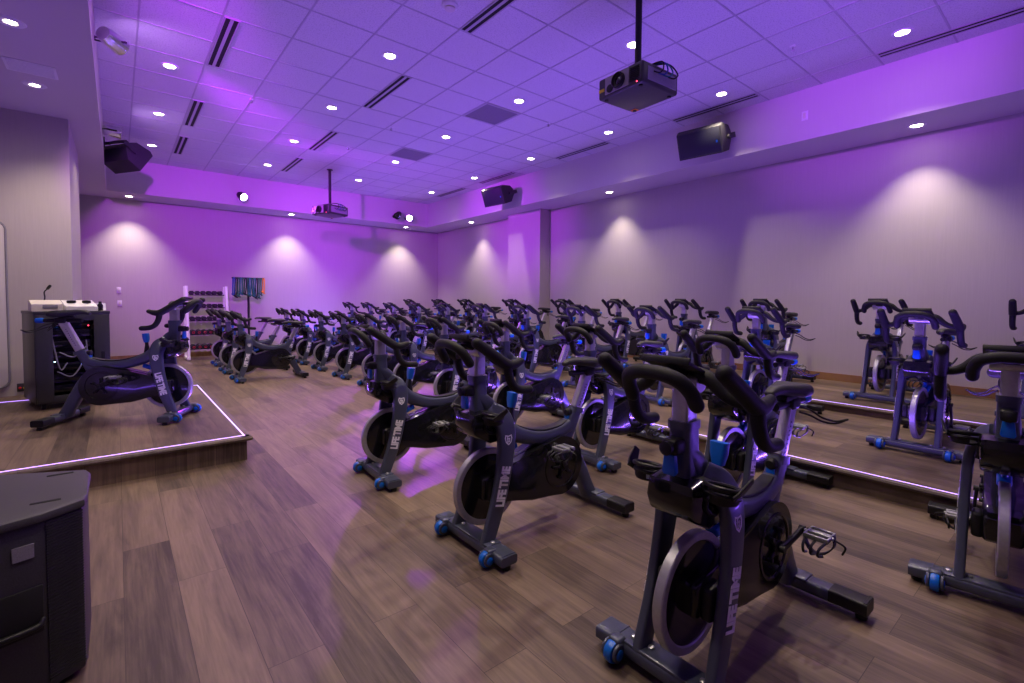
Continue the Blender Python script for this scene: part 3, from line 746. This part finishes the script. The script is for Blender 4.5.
    b = BM(); Rr = Matrix.Rotation(-0.38, 3, 'Y')
    box(b, V(0.955, 0, 1.072), (0.11, 0.17, 0.012), 0.005, 2, Rr); box(b, V(1.004, 0, 1.095), (0.012, 0.17, 0.024), 0.004, 2, Rr); box(b, V(0.94, 0, 1.052), (0.05, 0.06, 0.05), 0.01, 2, Rr)
    obj('tablet_shelf', b, M['black'], hb)
    # handlebar pop pin, front of the head tube
    b = BM(); box(b, V(0.945, 0, 0.815), (0.06, 0.055, 0.05), 0.012, 3); lathe(b, [(0.02, 0.0), (0.022, 0.02), (0.012, 0.025)], 18, 'X', V(0.975, 0, 0.815)); ap = obj('adjustment_pin', b, M['black'], root)
    b = BM(); prism(b, [(-0.018, 0.0), (0.018, 0.0), (0.024, -0.055), (0.018, -0.065), (-0.018, -0.065), (-0.024, -0.055)], 0.955 - XO, 0.975 - XO, 'X', 0.003)
    bmesh.ops.translate(b, verts=b.verts, vec=(0, 0, 0.792)); obj('pull_tab', b, M['blue'], ap)['label'] = 'blue pull tab'
    # resistance lever on the beam
    b = BM(); sweep(b, [V(0.665, 0.0, 0.60), V(0.662, 0, 0.67), V(0.658, 0, 0.735)], [0.04, 0.026, 0.022], [0.05, 0.026, 0.02], rad=0.35); rl = obj('resistance_lever', b, M['black'], root)
    b = BM(); sweep(b, [V(0.661, 0, 0.695), V(0.657, 0, 0.735), V(0.653, 0, 0.775)], [0.040, 0.058, 0.064], [0.034, 0.042, 0.036], rad=0.3, smooth=False); obj('lever_head', b, M['blue'], rl)['label'] = 'blue lever head'
    b = BM(); box(b, V(0.668, 0, 0.475), (0.075, 0.05, 0.034), 0.01, 3, Matrix.Rotation(0.35, 3, 'Y')); tube(b, [V(0.69, 0, 0.50), V(0.71, 0, 0.54)], 0.012, 10); obj('brake_pad', b, M['blue'], root)['label'] = 'blue brake pad holder'
    # bottle holders beside the head tube
    for s in (1, -1):
        b = BM(); c = Vector(V(0.885, s * 0.132, 0))
        for z, r in ((0.706, 0.050), (0.684, 0.047)):
            tube(b, [c + Vector((r * math.cos(2 * PI * k / 24), r * math.sin(2 * PI * k / 24), z + 0.012 * math.cos(2 * PI * k / 24))) for k in range(24)], 0.008, 8, closed=True)
        lathe(b, [(0.046, 0.664), (0.048, 0.672), (0.0, 0.674)], 22, c=tuple(c), cap=False); lathe(b, [(0.048, 0.668), (0.051, 0.70)], 22, c=tuple(c), cap=False, a0=(PI if s < 0 else 0) - 0.4, a1=(PI if s < 0 else 0) + PI + 0.4)
        sweep(b, [c + Vector((0.03, s * 0.046, 0.69)), c + Vector((0.005, s * 0.062, 0.712)), c + Vector((-0.03, s * 0.075, 0.742))], [0.05, 0.042, 0.026], 0.008, side=(1, 0, 0), rad=0.4)
        sweep(b, [V(0.885, s * 0.03, 0.70), V(0.885, s * 0.085, 0.695)], 0.03, 0.06, side=(0, 0, 1), smooth=False)
        obj('bottle_holder', b, M['black'], root)
    # seat post, slider, saddle
    b = BM(); sweep(b, [V(0.172, 0, 0.58), V(0.048, 0, 0.835)], 0.044, 0.062, rad=0.2, smooth=False)
    for k in range(9):
        p = Vector(V(0.150, 0, 0.625)).lerp(Vector(V(0.083, 0, 0.763)), k / 8)
        for s in (1, -1): box(b, (p.x, s * 0.0225, p.z), (0.007, 0.001, 0.006), mi=1)
    sp_ = obj('seat_post', b, [M['silver'], M['dark']], root); sp_['label'] = 'brushed silver seat post'
    b = BM(); tube(b, [V(-0.085, 0, 0.838), V(0.20, 0, 0.838)], 0.017, 14, caps='flat'); box(b, V(0.045, 0, 0.838), (0.085, 0.06, 0.05), 0.012, 3); box(b, V(0.085, 0, 0.866), (0.11, 0.05, 0.03), 0.01, 2); sl = obj('seat_slider', b, M['black'], root)
    b = BM(); lathe(b, [(0.016, -0.145), (0.021, -0.142), (0.023, -0.10), (0.018, -0.085)], 18, 'X', V(0, 0, 0.838)); obj('slider_knob', b, M['blue'], sl)['label'] = 'blue slider knob'
    b = BM(); P = [(-0.045, .895), (-0.035, .895), (0.0, .895), (0.05, .898), (0.11, .904), (0.17, .910), (0.225, .908), (0.255, .898), (0.262, .896)]
    sweep(b, [V(x, 0, z) for x, z in P], [0.07, 0.12, 0.152, 0.15, 0.11, 0.07, 0.052, 0.04, 0.02], [0.02, 0.042, 0.056, 0.058, 0.05, 0.044, 0.038, 0.028, 0.012], rad=0.48, sub=4, n=4)
    obj('saddle', b, M['saddle'], root)
    b = BM()
    for s in (1, -1):
        for dz in (0.0, 0.024): tube(b, [V(0.02, s * 0.03, 0.822 - dz), V(-0.05, s * 0.05, 0.800 - dz), V(-0.10, s * 0.080, 0.765 - dz * 0.7), V(-0.135, s * 0.12, 0.752 - dz * 0.4), V(-0.15, s * 0.16, 0.765)], 0.0045, 7, 5)
    obj('wire_holder', b, M['black'], root)
    # seat height pop pin
    b = BM(); lathe(b, [(0.018, 0.0), (0.024, 0.012), (0.024, 0.035), (0.016, 0.042)], 18, 'X', V(0.195, 0, 0.605)); sn = obj('seat_pin', b, M['black'], root)
    b = BM(); prism(b, [(-0.016, 0), (0.016, 0), (0.021, -0.06), (0.016, -0.07), (-0.016, -0.07), (-0.021, -0.06)], 0.215 - XO, 0.232 - XO, 'X', 0.003); bmesh.ops.translate(b, verts=b.verts, vec=(0, 0, 0.59)); obj('pull_tab', b, M['blue'], sn)['label'] = 'blue pull tab'
    return root

bike = make_bike(); nb = 0
def turn_crank(c, a):
    c.rotation_euler = (0, -a, 0)
    for g in c.children:
        if g.name.startswith(('pedal', 'toe_cage')): g.rotation_euler = (0, a, 0)
def place_bike(px, y, z, ry, label, crank=None):
    """px: world x of the front foot; bikes look toward -x; ry small turn"""
    global nb
    rz = PI + ry
    fx = 0.91 - XO
    loc = (px - fx * math.cos(rz), y - fx * math.sin(rz), z)
    if nb == 0:
        r = bike; r.location = loc; r.rotation_euler = (0, 0, rz); r['label'] = label; r['group'] = 'spin bikes'
    else: r = dup(bike, loc, rz, label, 'spin bikes')
    if crank is not None:
        for c in r.children:
            if c.name.startswith('crankset'): turn_crank(c, crank)
    nb += 1
    return r
rnd = random.Random(3)
C1 = [(1.40, 0.85, 'charcoal spin bike closest to the camera, front row on the main floor', 2.95, 0.0), (1.41, 2.03, 'charcoal spin bike second from the camera, front row on the main floor', 1.0, 0.0),
      (1.42, 3.24, 'charcoal spin bike third from the camera, front row on the main floor', 0.3, -0.03),
      (1.46, 8.52, 'charcoal spin bike nearest the camera in the trio before the dumbbell rack', 2.9, 0.0), (1.47, 9.66, 'charcoal spin bike in the middle of the trio before the dumbbell rack', 1.2, 0.0), (1.50, 10.85, 'charcoal spin bike at the back of the trio, next to the dumbbell rack', 2.3, 0.0)]
for x, y, lab, ck, ry in C1: place_bike(x, y, 0, ry, lab, ck)
def row(xs, ys, z, name, tail):
    for i, (x, y) in enumerate(zip(xs, ys)):
        s = 'closest to the camera' if i == 0 else 'farthest back by the back wall' if i == len(ys) - 1 else ORD[i] + ' from the camera'
        place_bike(x, y, z, 0.1 if (name == 'second' and i == 0) else rnd.uniform(-0.035, 0.035), 'charcoal spin bike %s, %s' % (s, tail), rnd.uniform(0, 6.28))
Y2 = [0.235, 1.44, 2.55, 3.63, 4.74, 5.78, 6.81, 7.91, 9.05, 10.15, 11.35]
row([2.87] + [2.86] * 10, Y2, 0, 'second', 'floor row below the lower riser')
Y3 = [0.87, 2.08, 3.24, 4.31, 5.41, 6.46, 7.61, 8.70, 9.84, 11.09, 12.3]
row([4.68] * 11, Y3, Z1, 'third', 'row on the lower riser')
Y4 = [0.30, 1.50, 2.70, 3.80, 4.97, 6.17, 7.57, 9.30, 10.5, 12.05]
row([6.28] * 6 + [6.24] + [6.28] * 3, Y4, Z2, 'fourth', 'upper riser row along right wall')
ins = dup(bike, (0.02, 5.53, ZS), math.radians(-27), "charcoal spin bike standing alone on the stage platform", 'spin bikes')
for c in ins.children:
    if c.name.startswith('crankset'): turn_crank(c, 3.7)
    elif c.name.startswith(('saddle', 'seat_slider', 'wire_holder')): c.location = (-0.03, 0, 0.055)
    elif c.name.startswith('seat_post'): c.location = (-0.026, 0, 0.053)

# ---------------------------------------------------------------- dumbbell rack and bands at the back
RX0, RX1, RY = 1.13, 1.86, 12.25
t = thing('dumbbell_rack', 'white five tier dumbbell rack against the back wall', 'rack', ((RX0 + RX1) / 2, RY, 0))
def RL(x, y, z): return (x - (RX0 + RX1) / 2, y - RY, z)
SHZ = [0.24, 0.545, 0.835, 1.11, 1.385]
for x in (RX0, RX1):
    b = BM()
    sweep(b, [RL(x, RY - 0.26, 0.04), RL(x, RY - 0.02, 1.56)], 0.06, 0.07, side=(1, 0, 0), smooth=False); sweep(b, [RL(x, RY + 0.22, 0.04), RL(x, RY + 0.22, 1.56)], 0.06, 0.05, side=(1, 0, 0), smooth=False)
    box(b, RL(x, RY, 0.04), (0.07, 0.6, 0.06), 0.01); obj('upright', b, M['white'], t)
for z in SHZ:
    b = BM(); 
    yy = RY - 0.26 + 0.24 * (z / 1.52)
    for dy in (0.0, 0.13): box(b, RL((RX0 + RX1) / 2, yy + 0.06 + dy, z - 0.012), (RX1 - RX0 - 0.06, 0.03, 0.022), 0.004)
    for k in range(6):
        for dy in (-0.0, 0.13): box(b, RL(RX0 + 0.1 + k * 0.105, yy + 0.06 + dy, z + 0.003), (0.05, 0.034, 0.012), 0.004)
    obj('shelf', b, M['cabinet'], t)
def dumbbell(name, r, L, ring):
    d = thing('dumbbell', 'x', 'dumbbell'); 
    b = BM(); tube(b, [(0, -L / 2, 0), (0, L / 2, 0)], 0.014, 12, caps='flat'); obj('handle', b, M['silver'] if ring else M['chrome'], d)
    for s in (1, -1):
        b = BM(); y0, y1 = s * L / 2 - 0.035, s * L / 2 + 0.035
        lathe(b, [(r * 0.78, y0), (r, y0 + 0.012), (r, y1 - 0.012), (r * 0.78, y1)], 6 if not ring else 20, 'Y'); obj('head', b, M['black'], d)
        if ring:
            b = BM(); lathe(b, [(r * 0.28, s * (L / 2 + 0.034)), (r * 0.36, s * (L / 2 + 0.038)), (r * 0.45, s * (L / 2 + 0.034))], 18, 'Y', cap=False); obj('end_ring', b, M['red'], d)
    return d
SHN = ['bottom shelf', 'second shelf up', 'middle shelf', 'second shelf down', 'top shelf']
for i, z in enumerate(SHZ):
    r = [0.062, 0.056, 0.05, 0.046, 0.042][i]; pr = None
    for k in range(6):
        yy = RY - 0.26 + 0.24 * (z / 1.52)
        loc = (RX0 + 0.1 + k * 0.105, yy + 0.125, z + 0.009 + 0.014 + 0.012)
        lab = 'black %sdumbbell on the %s of the rack, %s from the left' % ('red ringed ' if i < 2 else '', SHN[i], ORD[k])
        if pr is None: pr = dumbbell('d', max(0.048, min(r, 0.056)), 0.16 + 0.01 * (4 - i), i < 2); pr.location = loc; pr['label'] = lab; pr['group'] = 'dumbbells on the rack'
        else: dup(pr, loc, 0, lab, 'dumbbells on the rack')
# band stand
BX, BY = 2.34, 12.45
t = thing('band_stand', 'black pole stand for resistance bands against the back wall', 'stand', (BX, BY, 0))
b = BM(); box(b, (0, 0, 0.012), (0.4, 0.4, 0.024), 0.008); obj('base_plate', b, M['black'], t)
b = BM(); tube(b, [(0, 0, 0.02), (0, 0, 1.78)], 0.024, 14, caps='flat'); obj('pole', b, M['black'], t)
b = BM(); box(b, (0, 0, 1.77), (0.66, 0.04, 0.04), 0.008); obj('cross_bar', b, M['black'], t)
for k in range(14):
    b = BM(); x = -0.3 + k * 0.6 / 13; tube(b, [(x, -0.02, 1.77), (x, -0.13, 1.775), (x, -0.14, 1.79)], 0.006, 8, 3); obj('peg', b, M['chrome'], t)
BC = ['bluerub', 'black', 'green', 'teal', 'green', 'black', 'green', 'teal', 'green', 'teal', 'black', 'green', 'green', 'orange']
BN = {'bluerub': 'blue', 'black': 'black', 'green': 'green', 'teal': 'teal', 'orange': 'orange'}
for k, c in enumerate(BC):
    x = BX - 0.3 + k * 0.6 / 13; L = random.uniform(0.36, 0.46) if c != 'orange' else 0.33; sw = random.uniform(-0.025, 0.025)
    b = BM(); w = 0.02
    pts = [(0, 0.0, 0.010), (w, 0, -0.03), (w * 1.1, 0.005, -L * 0.5), (w * 0.8, -0.004, -L + 0.03), (0, 0, -L), (-w * 0.8, 0.004, -L + 0.03), (-w * 1.1, -0.005, -L * 0.5), (-w, 0, -0.03)]
    pts = [(a + sw * (cc / -L), bb, cc) for a, bb, cc in pts]
    cl = catmull(pts + [pts[0]], 4)[:-1]; tube(b, cl, 0.012, 8, closed=True)
    for dx in (0.012, -0.012): tube(b, [(dx, -0.012, 0.0), (dx * 1.6 + sw * 0.5, -0.016, -L * 0.5), (dx + sw, -0.012, -L * 0.93)], 0.011, 8)
    lathe(b, [(0.014, -0.06), (0.016, -0.05), (0.016, 0.05), (0.014, 0.06)], 12, 'X', (0, 0, -L)) if False else tube(b, [(sw - 0.03, -0.03, -L + 0.03), (sw + 0.03, 0.0, -L - 0.01)], 0.016, 10)
    o = obj('resistance_band', b, [M[c]], None, (x, BY - 0.09, 1.767)); tag(o, '%s looped resistance band on the stand, %s peg from the left' % (BN[c], ORD[k] if k < 13 else 'last'), 'resistance band', 'resistance bands on the stand')

# ---------------------------------------------------------------- AV cabinet and its equipment
CR = math.radians(13); CA = Vector((-0.62, 6.44, ZS)); ex = Vector((math.cos(CR), math.sin(CR), 0)); ey = Vector((-math.sin(CR), math.cos(CR), 0))
CW, CD, CH = 0.57, 0.66, 0.955
cen = CA + ex * CW / 2 + ey * CD / 2
t = thing('av_cabinet', 'black equipment cabinet with smoked glass front on the stage', 'cabinet', tuple(cen), CR)
b = BM()
w, d, h = CW, CD, CH
box(b, (-w / 2 + 0.012, 0, h / 2 + 0.03), (0.024, d, h - 0.06), 0.003); box(b, (w / 2 - 0.012, 0, h / 2 + 0.03), (0.024, d, h - 0.06), 0.003)
box(b, (0, d / 2 - 0.012, h / 2 + 0.03), (w - 0.05, 0.024, h - 0.06), 0.003); box(b, (0, 0, 0.07), (w - 0.05, d, 0.024), 0.003); obj('body', b, M['cabinet'], t)
b = BM(); box(b, (0, 0, h - 0.012), (w + 0.012, d + 0.012, 0.03), 0.005); obj('top_panel', b, M['cabinet'], t)
b = BM(); yf = -d / 2
box(b, (-w / 2 + 0.07, yf, h / 2 + 0.02), (0.12, 0.02, h - 0.1), 0.003); box(b, (w / 2 - 0.07, yf, h / 2 + 0.02), (0.12, 0.02, h - 0.1), 0.003); box(b, (0, yf, h - 0.06), (w - 0.24, 0.02, 0.06), 0.003); box(b, (0, yf, 0.10), (w - 0.24, 0.02, 0.06), 0.003)
dr = obj('door', b, M['cabinet'], t)
b = BM(); box(b, (w / 2 - 0.06, yf - 0.012, h * 0.5), (0.03, 0.012, 0.13), 0.004); obj('handle', b, M['black'], dr)
b = BM(); box(b, (0, yf + 0.16, h / 2 + 0.02), (w - 0.24, 0.004, h - 0.2)); obj('rack_panel', b, M['glass'], t)
b = BM()
for k in range(7): box(b, (0, yf + 0.1, 0.19 + k * 0.11), (w - 0.25, 0.12, 0.07), 0.004)
rk = obj('rack_unit', b, M['glass'], t)
for (x, z, mm) in ((-0.08, 0.79, 'ledblue'), (-0.02, 0.785, 'ledblue'), (0.02, 0.68, 'ledwhite'), (-0.14, 0.46, 'ledwhite'), (0.09, 0.49, 'ledwhite'), (0.06, 0.42, 'ledblue'), (0.12, 0.81, 'ledred')):
    b = BM(); lathe(b, [(0.006, 0.0), (0.005, 0.006)], 12, 'Y', (x, yf + 0.034, z)); obj('indicator_light', b, M[mm], rk)
b = BM()
for (x0, z0, x1, z1) in ((-0.16, 0.72, -0.05, 0.44), (-0.12, 0.36, 0.1, 0.5), (0.1, 0.66, 0.14, 0.3), (-0.1, 0.55, 0.1, 0.6)):
    tube(b, [(x0, yf + 0.03, z0), ((x0 + x1) / 2, yf + 0.02, min(z0, z1) - 0.05), (x1, yf + 0.03, z1)], 0.006, 7)
obj('patch_cable', b, M['vent'], rk)
for sx in (-1, 1):
    for sy in (-1, 1):
        b = BM(); lathe(b, [(0.03, -0.016), (0.03, 0.016)], 18, 'X', (sx * (w / 2 - 0.06), sy * (d / 2 - 0.06), 0.03)); box(b, (sx * (w / 2 - 0.06), sy * (d / 2 - 0.06), 0.055), (0.05, 0.05, 0.012)); obj('caster', b, M['black'], t)
def on_cab(u, v, z=0.0): p = CA + ex * u + ey * v; return (p.x, p.y, ZS + CH + 0.003 + z)
t = thing('paging_console', 'cream paging console with gooseneck microphone on the cabinet', 'console', on_cab(0.115, 0.2), CR)
b = BM(); prism(b, [(-0.09, 0), (0.09, 0), (0.09, 0.11), (0.03, 0.11), (-0.09, 0.07)], -0.115, 0.115, 'X', 0.006); obj('housing', b, M['offwhite'], t)
b = BM(); box(b, (0.02, -0.094, 0.045), (0.11, 0.006, 0.035), 0.002); obj('display', b, M['vent'], t)
b = BM(); tube(b, [(0.0, 0.05, 0.105), (0.004, 0.052, 0.14), (0.0, 0.04, 0.19), (0.02, 0.0, 0.225)], 0.006, 8); tube(b, [(0.02, 0.0, 0.225), (0.032, -0.025, 0.25)], 0.013, 12); obj('gooseneck_microphone', b, M['black'], t)
t = thing('mixer_console', 'sloping white mixer with black controls on the cabinet top', 'console', on_cab(0.375, 0.22), CR)
b = BM(); prism(b, [(-0.12, 0), (0.12, 0), (0.12, 0.11), (-0.12, 0.045)], -0.125, 0.125, 'X', 0.006); obj('housing', b, M['white'], t)
for dx in (-0.06, 0.06):
    b = BM(); lathe(b, [(0.034, 0), (0.038, 0.012), (0.034, 0.026), (0.0, 0.03)], 20, c=(dx, 0.02, 0.08), cap=False); obj('control_dial', b, M['black'], t)
t = thing('water_bottle', 'small dark bottle standing on the right end of the cabinet', 'bottle', on_cab(0.525, 0.14), CR)
b = BM(); lathe(b, [(0.022, 0), (0.024, 0.01), (0.024, 0.06), (0.012, 0.08)], 20); obj('body', b, M['gloss'], t)
b = BM(); lathe(b, [(0.013, 0.078), (0.013, 0.098)], 16); obj('cap', b, M['black'], t)
t = thing('receiver_dock', 'small white dock at the right edge of the cabinet top', 'dock', on_cab(0.57, 0.36), CR)
b = BM(); prism(b, [(-0.04, 0), (0.04, 0), (0.02, 0.075), (-0.01, 0.08)], -0.045, 0.045, 'X', 0.004); obj('body', b, M['white'], t)
b = BM(); box(b, (0, -0.031, 0.045), (0.04, 0.006, 0.03), 0.002); obj('screen', b, M['vent'], t)
# low connector box on the column
t = thing('connector_plate', 'low plate with coloured sockets on column behind the cabinet', 'socket', (-0.80, 7.62, ZS + 0.09))
b = BM(); box(b, (0, -0.006, 0), (0.16, 0.012, 0.09), 0.003); obj('plate', b, M['cabinet'], t)
for k, mm in enumerate(('red', 'yellow', 'green', 'orange')):
    b = BM(); lathe(b, [(0.011, -0.03), (0.013, -0.01)], 14, 'Y', (-0.055 + k * 0.036, 0, -0.005)); obj('socket', b, M[mm], t)
# framed panel on the left part of the column
t = thing('wall_panel', 'pale framed panel on the column at the stage back, left of cabinet', 'panel', (-1.33, 7.60, 0))
b = BM(); prism(b, [(x, z + 1.2) for x, z in rrect(0.78, 1.8, 0.08, 5)], -0.02, 0.018, 'Y', 0.004); obj('board', b, M['paint'], t)
b = BM(); rr = rrect(0.80, 1.82, 0.09, 5); tube(b, [(x, -0.012, z + 1.2) for x, z in rr], 0.011, 8, closed=True); obj('edge_frame', b, M['vent'], t)

# ---------------------------------------------------------------- floor loudspeaker, lower left
t = thing('floor_speaker', 'large black floor loudspeaker standing beside the stage corner', 'speaker', (-0.42, 2.33, 0))
def F(p): return (p[0] + 0.42, p[1] - 2.33)
ol = [F(p) for p in [(-0.105, 2.15), (-0.10, 2.20), (-0.10, 2.46), (-0.115, 2.51), (-0.37, 2.63), (-0.80, 2.63), (-0.80, 1.98), (-0.36, 2.03), (-0.20, 2.085)]]
b = BM(); prism(b, ol, 0.02, 0.575, 'Z', 0.01); obj('cabinet', b, M['spk'], t)
b = BM(); prism(b, [(u * 1.0 + (0.008 if u > 0 else -0.008), v * 1.04) for u, v in ol], 0.572, 0.60, 'Z', 0.008); tp = obj('top_plate', b, M['spktop'], t)
for p in ((-0.18, 2.50), (-0.195, 2.19)):
    b = BM(); q = F(p); box(b, (q[0], q[1], 0.6005), (0.075, 0.014, 0.003), 0.001, 1); obj('handle_slot', b, M['dark'], tp)
A0, A1 = Vector(F((-0.36, 2.03)) + (0,)), Vector(F((-0.20, 2.085)) + (0,)); A2 = Vector(F((-0.105, 2.15)) + (0,))
b = BM(); 
for k in range(58):
    z = 0.05 + k * 0.009
    for P, Q, f0, f1 in ((A1, A2, 0.12, 1.0),):
        p, q = P.lerp(Q, f0), P.lerp(Q, f1); dirv = (q - p).normalized(); nrm = Vector((dirv.y, -dirv.x, 0)); c = (p + q) / 2 + nrm * 0.002
        box(b, (c.x, c.y, z), ((q - p).length, 0.006, 0.0045), 0, 1, Matrix.Rotation(math.atan2(dirv.y, dirv.x), 3, 'Z'))
obj('ribbed_grille', b, M['spk'], t)
dv = (A1 - A0).normalized(); nv = Vector((dv.y, -dv.x, 0)); Rz = Matrix.Rotation(math.atan2(dv.y, dv.x), 3, 'Z')
c = A0.lerp(A1, 0.66) + nv * 0.004
b = BM(); box(b, (c.x, c.y, 0.30), (0.12, 0.012, 0.15), 0.005, 2, Rz); hd = obj('handle_recess', b, M['dark'], t)
b = BM(); tube(b, [tuple(c + dv * u + nv * w + Vector((0, 0, z))) for u, w, z in ((-0.055, 0.004, 0.255), (-0.04, 0.012, 0.25), (0.04, 0.012, 0.25), (0.055, 0.004, 0.262))], 0.01, 10); obj('handle_bar', b, M['black'], hd)
c2 = A0.lerp(A1, 0.76) + nv * 0.003
b = BM(); box(b, (c2.x, c2.y, 0.49), (0.05, 0.004, 0.045), 0.001, 1, Rz); obj('badge', b, M['vent'], t)
b = BM()
for u, v in ol:
    if u > -0.4 and abs(v) > 0.1: lathe(b, [(0.018, 0), (0.018, 0.022)], 12, c=(u * 0.85, v * 0.85, 0))
obj('rubber_foot', b, M['black'], t)

# ---------------------------------------------------------------- camera
f_, yaw, pitch, roll, py = 482.835, math.radians(39.2677), math.radians(2.0772), math.radians(0.3632), 319.2731
fw = Vector((math.sin(yaw) * math.cos(pitch), math.cos(yaw) * math.cos(pitch), -math.sin(pitch))); r0 = Vector((math.cos(yaw), -math.sin(yaw), 0)); u0 = r0.cross(fw)
rt = r0 * math.cos(roll) + u0 * math.sin(roll); up = u0 * math.cos(roll) - r0 * math.sin(roll)
cd = bpy.data.cameras.new('camera'); cam = bpy.data.objects.new('camera', cd); COL.objects.link(cam)
cam.matrix_world = Matrix(((rt.x, up.x, -fw.x, 0), (rt.y, up.y, -fw.y, 0), (rt.z, up.z, -fw.z, 1.27), (0, 0, 0, 1)))
cd.sensor_width = 36.0; cd.sensor_fit = 'HORIZONTAL'; cd.lens = f_ / 1024 * 36; cd.shift_y = -(341.5 - py) / 1024; cd.clip_start = 0.05
SC.camera = cam

# ---------------------------------------------------------------- world and colour
w = bpy.data.worlds.new('world'); SC.world = w; w.use_nodes = True
w.node_tree.nodes['Background'].inputs[0].default_value = (0.02, 0.015, 0.03, 1); w.node_tree.nodes['Background'].inputs[1].default_value = 0.1
SC.view_settings.view_transform = 'Standard'; SC.view_settings.look = 'None'; SC.view_settings.gamma = 1.0; SC.view_settings.use_curve_mapping = False
SC.view_settings.exposure = 0.12
try:
    SC.cycles.use_denoising = True
    SC.cycles.max_bounces = 8; SC.cycles.diffuse_bounces = 5; SC.cycles.glossy_bounces = 4; SC.cycles.sample_clamp_indirect = 6.0
    SC.cycles.caustics_reflective = False; SC.cycles.caustics_refractive = False
except Exception: pass
